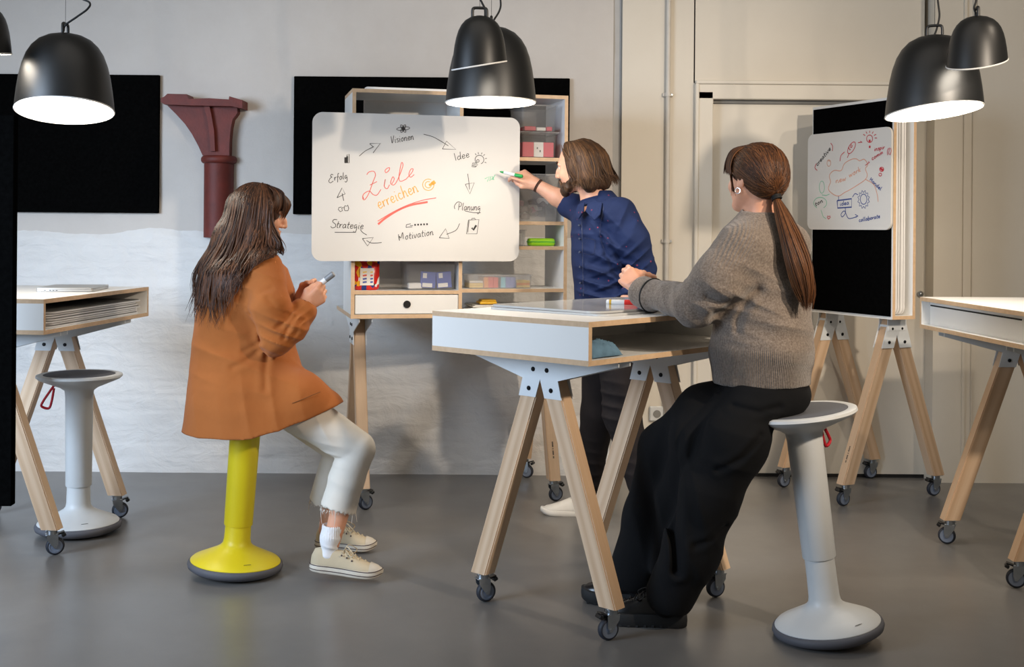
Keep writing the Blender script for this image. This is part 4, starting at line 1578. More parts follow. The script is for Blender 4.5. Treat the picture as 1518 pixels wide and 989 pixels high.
# ------------------------------------------------------------------ pendant lamps
def pendant(label, loc, R, H, tx, ty, glow=True, hrot=0.0, cord=None, hsize=1.0):
    """loc = centre of the opening; the opening is cut obliquely: rim height = tx*x + ty*y"""
    s = thing('pendant_lamp', label, 'lamp', loc, 0, 'black bell pendant lamps')
    prof = [(0.0, 1.0), (0.15, 0.996), (0.35, 0.967), (0.53, 0.91), (0.67, 0.825), (0.775, 0.72), (0.855, 0.585), (0.91, 0.44), (0.953, 0.27), (0.982, 0.12), (1.0, 0.0)]
    seg = 64

    def shell(mb, k, flip):
        rings = []
        for r, t_ in prof:
            ring = []
            for i in range(seg):
                a = 2 * PI * i / seg
                c_, s_ = math.cos(a), math.sin(a)
                zr_ = R * (tx * c_ + ty * s_)
                ring.append(mb.bm.verts.new((R * r * k * c_, R * r * k * s_, zr_ * (1 - t_) ** 1.0 + (H - (1 - k) * R) * t_)))
            rings.append(ring)
        for a_, b_ in zip(rings[:-1], rings[1:]):
            for i in range(seg):
                f_ = (a_[i], a_[(i + 1) % seg], b_[(i + 1) % seg], b_[i])
                if a_ is rings[0]:
                    f_ = (a_[0], b_[(i + 1) % seg], b_[i]) if False else f_
                mb.bm.faces.new(f_ if flip else f_[::-1])
        return rings[-1]
    mb = MB()
    shell(mb, 1.0, False)
    bmesh.ops.remove_doubles(mb.bm, verts=mb.bm.verts[:], dist=1e-5)
    mb.build('shade', 'lamp_black', s, 60)
    mb = MB()
    shell(mb, 0.975, True)
    bmesh.ops.remove_doubles(mb.bm, verts=mb.bm.verts[:], dist=1e-5)
    mb.build('inner_shade', 'lamp_white', s, 60)
    rim = MB()
    rp = []
    for i in range(seg + 1):
        a = 2 * PI * i / seg
        rp.append((R * 0.992 * math.cos(a), R * 0.992 * math.sin(a), R * (tx * math.cos(a) + ty * math.sin(a)) - 0.0005))
    rim.tube(rp, 0.0032, 6, cap=False)
    rim.build('rim', 'lamp_white', s, 60)
    mb = MB()
    vs = [mb.bm.verts.new((R * 0.965 * math.cos(2 * PI * i / seg), R * 0.965 * math.sin(2 * PI * i / seg),
                           R * 0.965 * (tx * math.cos(2 * PI * i / seg) + ty * math.sin(2 * PI * i / seg)) + 0.012)) for i in range(seg)]
    mb.bm.faces.new(vs[::-1])
    mb.build('diffuser', 'lamp_glow', s)
    # loop handle
    c_, s_ = math.cos(hrot), math.sin(hrot)
    hw = (0.013 + 0.09 * R) * hsize
    hh = 0.022 + 0.09 * R
    pts = [(-hw, -0.012), (-hw, hh * 0.6), (-hw * 0.8, hh * 0.95), (0, hh), (hw * 0.8, hh * 0.95), (hw, hh * 0.6), (hw, -0.012)]
    MB().tube([(x * c_, x * s_, H + z) for x, z in catmull(pts, 4)], 0.0062, 8).build('loop_handle', 'lamp_black', s, 60)
    top = H + hh
    MB().cyl((0, 0, top - 0.005), (0, 0, 4.4 - loc[2]), 0.0009, seg=6).build('suspension_wire', 'cord', s)
    cpts = [(a_, b_, c2 + H) for a_, b_, c2 in cord]
    cpts = catmull(cpts + [(cpts[-1][0] * 0.6, 0.0, cpts[-1][2] + 0.12)], 8) + [(0.01, 0.0, 4.4 - loc[2])]
    MB().tube(cpts, 0.0042, 8).build('power_cord', 'cord', s, 60)
    return s


def lpos(px, py, Y):
    return tuple(at(px, py, Y))


pendant('large black pendant lamp with its white glowing opening tipped forward, above the left table', lpos(96, 164, 5.1), 0.2, 0.325, 0.048, -0.189, hrot=PI / 2,
        cord=[(0.0, -0.02, 0.005), (0.012, -0.03, 0.03), (0.06, -0.03, 0.065), (0.1, -0.02, 0.1), (0.1, 0, 0.13), (0.05, 0, 0.16), (0.02, 0, 0.25)])
pendant('large black pendant lamp hanging behind the small one, in front of the big whiteboard', lpos(727.5, 152, 5.35), 0.2, 0.335, 0.012, -0.02, hrot=PI / 2,
        cord=[(0.0, 0, 0.005), (0.012, 0, 0.03), (0.035, 0, 0.07), (0.04, 0, 0.11), (0.025, 0, 0.2)])
pendant('small black pendant lamp with a steeply slanted rim, in front of the whiteboard', lpos(710.5, 97, 4.9), 0.111, 0.2, 0.17, 0.135, hrot=0.1,
        cord=[(0.022, 0, 0.0), (0.02, 0, 0.03), (0.008, 0, 0.055), (-0.005, 0, 0.09), (-0.005, 0, 0.2)], hsize=1.25)
pendant('large black pendant lamp with slanted glowing opening, beside the tall wheeled stand', lpos(1384.5, 165.5, 5.15), 0.2, 0.325, 0.09, -0.105, hrot=math.radians(155),
        cord=[(0.0, 0, 0.0), (0.01, 0, 0.03), (0.02, 0, 0.08), (0.015, 0, 0.13), (0.0, 0, 0.25)])
pendant('small black pendant lamp hanging in front of a large one, beside the tall wheeled stand', lpos(1448, 93, 4.8), 0.115, 0.185, 0.20, 0.265, hrot=math.radians(80),
        cord=[(0.0, 0, 0.0), (-0.012, 0, 0.03), (-0.005, 0, 0.06), (0.0, 0, 0.12), (0.01, 0, 0.25)])
pendant('small black pendant lamp hanging above the black felt partition', lpos(-27, 80, 4.9), 0.113, 0.2, 0.02, 0.12, hrot=0.5,
        cord=[(0.0, 0, 0.0), (0.01, 0, 0.03), (0.01, 0, 0.1)])


# ------------------------------------------------------------------ people: materials
def cloth_mat(name, col, rough=0.85, var=0.12, weave=900, wb=0.15, fold=0.0, sheen=0.0, speck=None):
    t = NT(name)
    v = t.coord((1, 1, 1))
    f = t.noise(v, 7, 4)
    lo = tuple(c * (1 - var) for c in col[:3]) + (1,)
    hi = tuple(min(1, c * (1 + var)) for c in col[:3]) + (1,)
    c = t.ramp(f, [(0.3, lo), (0.7, hi)])
    if speck:
        g = t.noise(v, speck[1], 2, 0.7)
        c = t.mix(t.math('MULTIPLY', t.math('SUBTRACT', g, 0.35), 2.2), c, speck[0])
    t.l(c, t.b.inputs['Base Color'])
    t.b.inputs['Roughness'].default_value = rough
    t.b.inputs['Specular IOR Level'].default_value = 0.25
    t.b.inputs['Sheen Weight'].default_value = sheen
    h = t.noise(v, weave, 2)
    if fold:
        h = t.math('ADD', t.math('MULTIPLY', h, 0.15), t.math('MULTIPLY', t.noise(v, 16, 3, 0.5, 0.8), fold))
    t.bump(h, wb, 0.006)
    M[name] = t.m
    return t


cloth_mat('jacket_tan', rgb(168, 97, 45), 0.88, 0.06, 900, 0.35, 1.0, 0.1)
cloth_mat('jeans_cream', rgb(222, 214, 202), 0.9, 0.05, 900, 0.3, 0.8)
cloth_mat('shirt_navy', rgb(38, 56, 100), 0.8, 0.1, 900, 0.5, 1.2)
cloth_mat('trousers_black', rgb(12, 12, 14), 0.92, 0.15, 900, 0.3, 0.7)
cloth_mat('trousers_brown', rgb(38, 33, 33), 0.85, 0.15, 700, 0.4, 1.0)
cloth_mat('sock_white', rgb(232, 231, 232), 0.9, 0.03, 600, 0.3)
cloth_mat('canvas_cream', rgb(194, 178, 150), 0.9, 0.08, 500, 0.25)
mat('shoe_rubber', rgb(204, 194, 178), 0.55, var=0.07, scale=30)
mat('shoe_stripe', rgb(60, 44, 44), 0.6)
mat('boot_black', rgb(16, 16, 17), 0.28, var=0.1)
mat('boot_sole', rgb(20, 20, 21), 0.75)
mat('white_leather', rgb(228, 224, 216), 0.5)
mat('hair_tie', rgb(12, 11, 11), 0.7)
mat('wrist_band', rgb(70, 40, 28), 0.6)
mat('silver', rgb(225, 222, 218), 0.2, 0.9)
mat('eye_white', rgb(232, 228, 222), 0.2)
mat('eye_iris', rgb(70, 52, 40), 0.2)
mat('button_dark', rgb(24, 32, 62), 0.4)
mat('seam_brown', rgb(120, 74, 36), 0.9)
mat('lips', rgb(190, 104, 92), 0.45)

# shirt: add the tiny red woven dots
t_ = cloth_mat('shirt_navy', rgb(28, 42, 80), 0.8, 0.1, 900, 0.5, 1.2)
vo = t_.t.nodes.new('ShaderNodeTexVoronoi')
vo.inputs['Scale'].default_value = 25
vo.inputs['Randomness'].default_value = 0.5
t_.l(t_.coord((1, 1, 1)), vo.inputs['Vector'])
old = t_.b.inputs['Base Color'].links[0].from_socket
msk = t_.math('LESS_THAN', vo.outputs['Distance'], 0.105)
t_.l(t_.mix(msk, old, rgb(140, 60, 84)), t_.b.inputs['Base Color'])

# knit: ribs follow the 'phase' attribute where 'rib' is set
t_ = cloth_mat('knit', rgb(106, 93, 83), 0.95, 0.08, 500, 0.2, 0, 0.3, speck=(rgb(152, 139, 127), 150))
ph = t_.t.nodes.new('ShaderNodeAttribute')
ph.attribute_name = 'phase'
rb = t_.t.nodes.new('ShaderNodeAttribute')
rb.attribute_name = 'rib'
wv = t_.math('SINE', t_.math('MULTIPLY', ph.outputs['Fac'], 1.0))
fz = t_.noise(t_.coord((1, 1, 1)), 260, 3, 0.7)
t_.bump(t_.math('ADD', t_.math('MULTIPLY', wv, rb.outputs['Fac']), t_.math('MULTIPLY', fz, 0.9)), 0.75, 0.004)


def skin_mat(name, col):
    t = NT(name)
    v = t.coord((1, 1, 1))
    f = t.noise(v, 30, 4)
    lo = tuple(c * k for c, k in zip(col[:3], (0.94, 0.88, 0.86))) + (1,)
    hi = tuple(min(1, c * 1.04) for c in col[:3]) + (1,)
    t.l(t.ramp(f, [(0.3, lo), (0.7, hi)]), t.b.inputs['Base Color'])
    t.b.inputs['Roughness'].default_value = 0.48
    t.b.inputs['Subsurface Weight'].default_value = 0.12
    t.b.inputs['Subsurface Radius'].default_value = (0.012, 0.005, 0.003)
    t.b.inputs['Subsurface Scale'].default_value = 0.6
    t.bump(t.noise(v, 320, 2), 0.05, 0.002)
    M[name] = t.m


skin_mat('skin_a', rgb(222, 164, 132))
skin_mat('skin_b', rgb(226, 172, 144))
skin_mat('skin_c', rgb(228, 170, 140))


def hair_mat(name, dark, midc, light):
    t = NT(name)
    a = t.t.nodes.new('ShaderNodeAttribute')
    a.attribute_name = 'tint'
    v = t.coord((1, 1, 0.25))
    f = t.math('ADD', t.math('MULTIPLY', a.outputs['Fac'], 0.6), t.math('MULTIPLY', t.noise(v, 90, 3), 0.45))
    t.l(t.ramp(f, [(0.15, dark), (0.5, midc), (0.9, light)]), t.b.inputs['Base Color'])
    t.b.inputs['Roughness'].default_value = 0.42
    t.b.inputs['Specular IOR Level'].default_value = 0.25
    t.bump(t.noise(t.coord((1, 1, 0.12)), 420, 2), 0.35, 0.003)
    M[name] = t.m


hair_mat('hair_a', rgb(36, 23, 17), rgb(66, 41, 28), rgb(118, 76, 50))
hair_mat('hair_b', rgb(42, 30, 22), rgb(72, 50, 34), rgb(116, 84, 56))
hair_mat('hair_c', rgb(40, 25, 16), rgb(76, 47, 29), rgb(124, 80, 48))


def nrm(v):
    v = A3(v)
    return v / np.linalg.norm(v)


def frame3(f, up=(0, 0, 1)):
    f = nrm(f)
    l = nrm(np.cross(A3(up), f))
    return f, l, np.cross(f, l)


def head_prims(c, f, s=1.0, male=False, up=(0, 0, 1)):
    f, l, u = frame3(f, up)
    c = A3(c)
    ax = (f, l, u)

    def X(x, y, z):
        return c + s * (f * x + l * y + u * z)
    P = [U(ell(X(-0.012, 0, 0.022), np.array((0.097, 0.074, 0.088)) * s, ax)),
         U(ell(X(0.030, 0, -0.030), np.array((0.063, 0.058, 0.080)) * s, ax), 0.03)]
    jw = 1.1 if male else 1.0
    for sg in (-1, 1):
        P.append(U(cap(X(0.005, sg * 0.050 * jw, -0.045), X(0.066, sg * 0.012 * jw, -0.096), 0.024 * s, 0.017 * s), 0.03))
        P.append(U(cap(X(0.086, sg * 0.012, 0.017), X(0.074, sg * 0.044, 0.014), 0.010 * s, 0.008 * s), 0.012))      # brow
        P.append(U(ell(X(0.064, sg * 0.037, -0.034), np.array((0.022, 0.018, 0.02)) * s, ax), 0.02))                # cheek
    P.append(U(ell(X(0.078, 0, -0.101), np.array((0.018, 0.020, 0.016)) * s, ax), 0.018))                          # chin
    for sg in (-1, 1):
        P.append(('s', 0.012, ell(X(0.098, sg * 0.032, -0.002), np.array((0.016, 0.019, 0.012)) * s, ax)))
    P.append(U(chain([X(0.090, 0, 0.010), X(0.102, 0, -0.014), X(0.1125, 0, -0.034)], [0.0075 * s, 0.0085 * s, 0.0105 * s]), 0.010))
    for sg in (-1, 1):
        P.append(U(ell(X(0.100, sg * 0.013, -0.039), np.array((0.011, 0.0075, 0.0075)) * s, ax), 0.006))
    P.append(U(cap(X(0.094, -0.018, -0.062), X(0.094, 0.018, -0.062), 0.0058 * s), 0.008))
    P.append(U(ell(X(0.099, 0, -0.0605), np.array((0.006, 0.012, 0.0045)) * s, ax), 0.005))
    P.append(U(ell(X(0.0965, 0, -0.0725), np.array((0.0085, 0.016, 0.0055)) * s, ax), 0.006))
    P.append(('s', 0.003, cap(X(0.107, -0.02, -0.0665), X(0.107, 0.02, -0.0665), 0.0022 * s)))
    for sg in (-1, 1):
        ea = (nrm(f * 0.9 + u * 0.25), l, nrm(u * 0.95 - f * 0.25))
        P.append(U(ell(X(-0.008, sg * 0.0755, -0.012), np.array((0.018, 0.0075, 0.030)) * s, ea), 0.006))
        P.append(('s', 0.004, ell(X(-0.004, sg * 0.085, -0.008), np.array((0.010, 0.007, 0.017)) * s, ea)))
    return P, X


def hand_prims(w, d, n, thumb=1, s=1.0, curl=(0.35, 0.5, 0.35), tcurl=0.5, spread=0.05, fing=None):
    """w wrist, d wrist->knuckles, n outward normal of the back of the hand; thumb=+1 when the thumb lies on n x d side"""
    w, d = A3(w), nrm(d)
    n = nrm(A3(n) - d * (A3(n) @ d))
    t = np.cross(n, d) * thumb

    def X(x, y, z):
        return w + s * (d * x + t * y + n * z)
    P = []
    roots = [(0.088, 0.030), (0.092, 0.010), (0.088, -0.011), (0.080, -0.030)]
    lens = [0.071, 0.080, 0.074, 0.057]
    for i, ((rx, ry), L) in enumerate(zip(roots, lens)):
        P.append(U(cap(X(0.008, ry * 0.55, 0), X(rx, ry, 0.001), 0.0155 * s, 0.0115 * s), 0.014))
        cu = fing[i] if fing else curl
        p = X(rx, ry, 0.001)
        ang = 0.0
        seg = [L * 0.46, L * 0.31, L * 0.23]
        pts = [p]
        for a, sl_ in zip(cu, seg):
            ang += a
            dd = d * math.cos(ang) - n * math.sin(ang) + t * (ry * spread * 20 * 0.3)
            p = p + dd / np.linalg.norm(dd) * sl_ * s
            pts.append(p)
        r0 = (0.0092 if i < 3 else 0.0082) * s
        P.append(U(chain(pts, [r0 * 1.08, r0, r0 * 0.92, r0 * 0.82], 0.004), 0.004))
        P.append(U(ell(pts[-1] + n * math.cos(ang) * 0.0035 * s, np.array((0.0055, 0.0055, 0.0055)) * s), 0.002))   # nail bed
    a = tcurl
    b0 = X(0.018, 0.022, -0.008)
    b1 = X(0.052, 0.044 - 0.012 * a, -0.016 - 0.014 * a)
    b2 = X(0.082, 0.046 - 0.030 * a, -0.022 - 0.022 * a)
    b3 = X(0.104, 0.042 - 0.045 * a, -0.026 - 0.024 * a)
    P.append(U(chain([b0, b1, b2, b3], [0.0165 * s, 0.0125 * s, 0.0105 * s, 0.008 * s], 0.008), 0.010))
    return P, X


def bounds(pts, m):
    A = np.array([A3(p) for p in pts])
    return A.min(0) - m, A.max(0) + m


def face_bits(root, X, f, s=1.0):
    off = A3(root.location)
    for sg in (-1, 1):
        c = X(0.0735, sg * 0.031, -0.002) - off
        e = MB().sphere(c, 0.0118 * s, 16).build('eye', 'eye_white', root, 180)
        c2 = X(0.0790, sg * 0.0315, -0.003) - off
        MB().sphere(c2, 0.0068 * s, 12).build('iris', 'eye_iris', e, 180)


def eyebrow(root, X, m, w=0.0042):
    off = A3(root.location)
    for sg in (-1, 1):
        pts = [X(0.0955 - 0.016 * k * k, sg * (0.013 + 0.034 * k), 0.0195 + 0.008 * math.sin(k * 2.4)) - off for k in (0, 0.25, 0.5, 0.75, 1.0)]
        MB().tube(pts, [w * 0.9, w, w, w * 0.8, w * 0.4], 6).build('eyebrow', m, root, 60)


def hair_obj(root, m, mass, h, lo, hi, paths, post=None, lift=0.002, over=()):
    """mass + locks become one hair mesh"""
    V1, Q1 = sdf_mesh(mass, h, post, 0.03, lo, hi)
    off = A3(root.location)
    V1 = V1 - off
    def field(P):
        d = None
        for op, k, f in mass:
            v_ = f(P)
            d = v_ if d is None else (smin(d, v_, k) if op == 'u' else -smin(-d, v_, k))
        for f in over:
            d = np.minimum(d, f(P) - 0.014)
        return d
    allp = np.concatenate([np.array(p) for p, _ in paths])
    for it in range(2):
        d0 = field(allp)
        e_ = 0.004
        g = np.stack([field(allp + np.eye(3)[i] * e_) - d0 for i in range(3)], 1)
        g /= np.linalg.norm(g, axis=1)[:, None] + 1e-9
        allp = allp + g * np.clip(lift - d0, 0, 0.05)[:, None]
    i0, np_ = 0, []
    for p, r in paths:
        np_.append((allp[i0:i0 + len(p)], r))
        i0 += len(p)
    V2, Q2, T2 = strands('hair', np_, m, root)
    T1 = 0.28 + 0.3 * tri_noise(V1 * np.array((1, 1, 0.3)), 90, 3)
    return np_mesh('hair', np.concatenate([V1, V2]), np.concatenate([Q1, Q2 + len(V1)]), m, root, {'tint': np.concatenate([T1, T2])})


def fold(P, c, d, freq, amp, rad, ph=0.0):
    """wrinkles: ridges across direction d, fading away from c"""
    q = P - A3(c)
    e = np.exp(-(q * q).sum(1) / (rad * rad))
    rid = (1 - np.abs(np.sin((q @ nrm(d) + 0.12 * (q @ nrm(np.cross(nrm(d), (0.2, 1, 0.3)))) ) * freq * 0.5 + ph))) ** 1.4
    return -amp * 1.7 * e * (rid - 0.3)


def crease(P, pts, Y, amp=0.010, w=0.007, side=0.4):
    """a sewn-in looking crease along a line on the near side of a garment; pts read off the photograph at distance Y"""
    Q = [at(x, y, Y) for x, y in pts]
    s2 = np.full(len(P), 9.0)
    for a, b in zip(Q[:-1], Q[1:]):
        a2, b2 = np.array((a.x, a.z)), np.array((b.x, b.z))
        ab = b2 - a2
        q = P[:, [0, 2]] - a2
        t = np.clip(q @ ab / (ab @ ab), 0, 1)
        s2 = np.minimum(s2, np.linalg.norm(q - t[:, None] * ab, axis=1))
    m = (P[:, 1] < Y + 0.09)
    return m * amp * (np.exp(-(s2 / w) ** 2) - side * np.exp(-((s2 - 2.2 * w) / (1.2 * w)) ** 2))


def ring_loft(rows, seg=28, e=2.3):
    """rows: (x, cy, cz, half_w, half_h_up, half_h_down) along +x -> V, F"""
    V, F = [], []
    for (x, cy, cz, hw, hu, hd) in rows:
        for k in range(seg):
            a = 2 * PI * k / seg
            c_, s_ = math.cos(a), math.sin(a)
            V.append((x, cy + hw * math.copysign(abs(c_) ** (2 / e), c_), cz + (hu if s_ > 0 else hd) * math.copysign(abs(s_) ** (2 / e), s_)))
    n = len(rows)
    for i in range(n - 1):
        for k in range(seg):
            F.append((i * seg + k, i * seg + (k + 1) % seg, (i + 1) * seg + (k + 1) % seg, (i + 1) * seg + k))
    F.append(tuple(range(seg))[::-1])
    F.append(tuple((n - 1) * seg + k for k in range(seg)))
    return V, F


def raw(name, V, F, m, parent, smooth=50):
    me = bpy.data.meshes.new(name)
    me.from_pydata([tuple(v) for v in V], [], F)
    bm = bmesh.new()
    bm.from_mesh(me)
    bmesh.ops.recalc_face_normals(bm, faces=bm.faces[:])
    bm.to_mesh(me)
    bm.free()
    me.materials.append(M[m])
    me.polygons.foreach_set('use_smooth', [True] * len(me.polygons))
    me.set_sharp_from_angle(angle=math.radians(smooth))
    o = bpy.data.objects.new(name, me)
    COL.objects.link(o)
    o.parent = parent
    return o


def outline(L, W):
    """foot outline: list of (x, y_left, y_right) heel -> toe"""
    xs = [0.0, 0.012, 0.04, 0.09, 0.15, 0.2, 0.245, 0.275, 0.292, 0.3]
    lf = [0.006, 0.022, 0.031, 0.030, 0.036, 0.045, 0.044, 0.034, 0.020, 0.006]
    return [(x / 0.3 * L, l_ * W / 0.042) for x, l_ in zip(xs, lf)]


def shoe(root, heel, yaw, pitch, L=0.285, kind='sneaker', W=0.042):
    """shoe with its heel-bottom at `heel`, pointing along yaw; parts: upper, sole, toe cap, laces"""
    off = Vector(root.location)
    Mx = Matrix.Translation(Vector(heel) - off) @ Matrix.Rotation(yaw, 4, 'Z') @ Matrix.Rotation(-pitch, 4, 'Y')
    th = {'sneaker': 0.030, 'boot': 0.046, 'plain': 0.026}[kind]
    ol = outline(L, W)
    k = L / 0.285
    topz = [(0.0, 0.035), (0.012, 0.066), (0.04, 0.073), (0.09, 0.070), (0.13, 0.072), (0.16, 0.058), (0.2, 0.040), (0.235, 0.029), (0.262, 0.022), (0.28, 0.010)]
    if kind == 'boot':
        topz = [(x, z * 1.05 + 0.008) for x, z in topz]
    rows = []
    for x, hw in ol:
        hz = np.interp(x / k, [a for a, _ in topz], [b for _, b in topz]) * 1.0
        rows.append((x * 0.985 + 0.002, 0, th * 0.8, hw * (0.97 if kind != 'boot' else 0.88), hz, 0.004))
    V, F = ring_loft(rows, 28, 2.1)
    up = raw('shoe', V, F, {'sneaker': 'canvas_cream', 'boot': 'boot_black', 'plain': 'white_leather'}[kind], root, 60)
    up.matrix_basis = Mx
    # sole: outline prism with a slightly rolled edge
    pts = [(x, hw) for x, hw in ol] + [(x, -hw) for x, hw in ol[::-1]]
    sm = []
    for (z, sc_) in ((0.0, 0.94), (0.004, 1.0), (th * 0.5, 1.02), (th - 0.003, 1.0), (th, 0.96)):
        sm.append([((x - L / 2) * (1 + (sc_ - 1) * 0.6) + L / 2, y * sc_, z + 0.012 * max(0, (x / L - 0.8) / 0.2) ** 2) for x, y in catmull(pts + [pts[0]], 4)[:-1]])
    n = len(sm[0])
    V = [p for r in sm for p in r]
    F = [(i * n + a, i * n + (a + 1) % n, (i + 1) * n + (a + 1) % n, (i + 1) * n + a) for i in range(len(sm) - 1) for a in range(n)]
    F += [tuple(range(n))[::-1], tuple((len(sm) - 1) * n + a for a in range(n))]
    raw('sole', V, F, {'sneaker': 'shoe_rubber', 'boot': 'boot_sole', 'plain': 'white_leather'}[kind], up, 60)
    if kind == 'sneaker':
        for z, rr in ((th * 0.93, 0.0016), (th * 0.38, 0.0018)):
            ring = [((x - L / 2) * 1.008 + L / 2, y * 1.012, z + 0.012 * max(0, (x / L - 0.8) / 0.2) ** 2) for x, y in catmull(pts + [pts[0]], 4)]
            MB().tube(ring, rr, 6, cap=False).build('sole_stripe', 'shoe_stripe', up, 60)
        rows = [(x * 1.0 + 0.004, 0, th * 0.85, hw * 0.985, np.interp(x / k, [a for a, _ in topz], [b for _, b in topz]) + 0.003, 0.004) for x, hw in ol if x > 0.76 * L]
        V, F = ring_loft(rows, 28, 2.1)
        raw('toe_cap', V, F, 'shoe_rubber', up, 60)
    if kind in ('sneaker', 'boot'):
        for i in range(5):
            x = (0.125 + 0.021 * i) * k
            z = th * 0.8 + np.interp(x / k, [a for a, _ in topz], [b for _, b in topz])
            for s_ in (-1, 1):
                MB().tube([(x, s_ * 0.022, z - 0.009), (x + 0.006, 0, z + 0.004), (x + 0.02, -s_ * 0.021, z - 0.02)], 0.0024 if kind == 'sneaker' else 0.002, 6).build(
                    'lace', 'canvas_cream' if kind == 'sneaker' else 'boot_black', up, 60)
                if kind == 'sneaker':
                    MB().lathe([(0.0036, 0), (0.0036, 0.003)], 10, Matrix.Translation((x, s_ * 0.0285, z - 0.017)) @ Matrix.Rotation(-s_ * PI / 2 * 0.7, 4, 'X')).build('eyelet', 'shoe_stripe', up)
        x = 0.13 * k
        z = th * 0.8 + 0.072
        for s_ in (-1, 1):
            MB().tube(catmull([(x, 0, z), (x + 0.012, s_ * 0.018, z + 0.016), (x + 0.042, s_ * 0.04, z - 0.004), (x + 0.03, s_ * 0.028, z - 0.018), (x + 0.004, 0, z)], 6), 0.0022, 6).build(
                'lace_loop', 'canvas_cream' if kind == 'sneaker' else 'boot_black', up, 60)
    if kind == 'boot':
        for i in range(9):
            x, hw = (0.03 + 0.028 * i) * k, 0
            hw = np.interp(x, [a for a, _ in ol], [b for _, b in ol])
            MB().box((0.012, 2 * hw * 1.03, 0.010), (x, 0, 0.005), bev=0.002).build('lug', 'boot_sole', up)
    return up


def surf(o, px, py, lift=0.002, rad=4.0):
    """point on the camera side of an existing mesh at a photograph position, in the mesh's own coordinates"""
    n = len(o.data.vertices)
    co = np.empty(n * 3, np.float32)
    o.data.vertices.foreach_get('co', co)
    co = co.reshape(-1, 3).astype(float)
    Wd = co + A3(o.parent.location)
    u, w_ = Wd[:, 0] / Wd[:, 1] * FPX, (CAM_H - Wd[:, 2]) / Wd[:, 1] * FPX
    du, dv = (u - ROLL * w_), (w_ + ROLL * u)
    r2 = (du + CX - px) ** 2 + (dv + CY - py) ** 2
    for k in (1, 2, 4, 8):
        m = np.where(r2 < (rad * k) ** 2)[0]
        if len(m):
            break
    j = m[np.argmin(Wd[m, 1])]
    P_ = at(px, py, Wd[j, 1] - lift)
    return P_ - Vector(o.parent.location)


# ------------------------------------------------------------------ woman in the tan jacket, perched on the yellow stool
wa = thing('person', 'person in a tan jacket and cream jeans perched on the yellow stool, holding a marker', 'person', (-0.95, 4.9, 0))
YA = 4.9
F2 = (math.cos(math.radians(12)), math.sin(math.radians(12)))
FA = np.array((F2[0], F2[1], 0))
LA = np.array((-F2[1], F2[0], 0))          # her left, away from the camera
hc = A3(at(386, 313, YA))
hf = nrm(FA * math.cos(math.radians(15)) - np.array((0, 0, math.sin(math.radians(15)))))
HP, HX = head_prims(hc, hf, 0.98)
neck0, neck1 = HX(-0.03, 0, -0.05), A3(at(366, 388, YA))
chest, pelvis = A3(at(363, 450, YA)), A3(at(352, 560, YA))
shR, shL = A3(at(391, 400, 4.76)), A3(at(372, 402, 5.05))
elR, wrR = A3(at(409, 503, 4.70)), A3(at(450, 455, 4.76))
elL, wrL = A3(at(412, 500, 5.06)), A3(at(446, 442, 4.90))
hpR, hpL = pelvis - LA * 0.09 + FA * 0.02, pelvis + LA * 0.09 + FA * 0.02
knR, anR = A3(at(529, 666, 4.85)), A3(at(491, 806, 4.82))
knL, anL = A3(at(506, 664, 5.14)), A3(at(484, 786, 5.22))
# hands clasped around the marker
hdR = A3(at(482, 431, 4.78)) - wrR
hnR = np.array((0.25, -0.9, -0.35))
HR, _ = hand_prims(wrR, hdR, hnR, thumb=1, s=0.93, fing=[(0.7, 1.2, 0.8), (0.75, 1.25, 0.8), (0.8, 1.3, 0.8), (0.85, 1.3, 0.8)], tcurl=0.2)
hdL = A3(at(474, 424, 4.86)) - wrL
HL, _ = hand_prims(wrL, hdL, (-0.2, 0.95, -0.2), thumb=-1, s=0.93, fing=[(0.6, 1.0, 0.7)] * 4, tcurl=0.3)
body = HP + [U(cap(neck0, neck1, 0.047, 0.053), 0.03),
             U(chain([neck1, chest, pelvis], [0.06, 0.10, 0.11], 0.05), 0.04),
             U(cap(neck1, shR, 0.04, 0.045), 0.03), U(cap(neck1, shL, 0.04, 0.045), 0.03),
             U(chain([shR, elR, wrR], [0.042, 0.036, 0.025]), 0.02), U(chain([shL, elL, wrL], [0.042, 0.036, 0.025]), 0.02),
             U(chain([hpR, knR, anR], [0.07, 0.052, 0.033]), 0.03), U(chain([hpL, knL, anL], [0.07, 0.052, 0.033]), 0.03)]
body += [U(cap(wrR, wrR + nrm(hdR) * 0.02, 0.024, 0.02), 0.012), U(cap(wrL, wrL + nrm(hdL) * 0.02, 0.024, 0.02), 0.012)] + HR + HL
lo, hi = bounds([hc + 0.13, hc - 0.13, anR, anL, wrR + 0.16, elR, shL, knR, pelvis], 0.12)
sdf_obj('body', body, 0.0047, 'skin_a', wa, lo, hi)
face_bits(wa, HX, hf)
eyebrow(wa, HX, 'hair_a')

# jacket: flared loft + sleeves, hem cut, hollow from below
def zrow(py):
    return at(360, py, YA).z


rows = []
for py, b_, f_, rs in ((374, 338, 390, 0.07), (384, 322, 412, 0.14), (398, 306, 426, 0.185), (430, 298, 436, 0.19), (470, 292, 436, 0.18), (515, 287, 438, 0.182),
                       (545, 284, 447, 0.205), (570, 281, 468, 0.235), (597, 278, 502, 0.25), (640, 273, 540, 0.26), (660, 272, 555, 0.26)):
    c = at((b_ + f_) / 2, py, YA)
    rows.append((c.z, c.x, c.y, (f_ - b_) / 2 / 367, rs))
J = [U(loftz(rows, F2, 2.15)),
     U(chain([shR + LA * 0.02, A3(at(401, 455, 4.70)), elR], [0.078, 0.074, 0.064], 0.03), 0.045),
     U(chain([elR, A3(at(432, 485, 4.71)), A3(at(447, 464, 4.745))], [0.064, 0.058, 0.048], 0.02), 0.012),
     U(chain([shL - LA * 0.02, elL], [0.075, 0.06], 0.02), 0.04),
     U(chain([elL, A3(at(438, 458, 4.94))], [0.058, 0.046], 0.02), 0.015)]
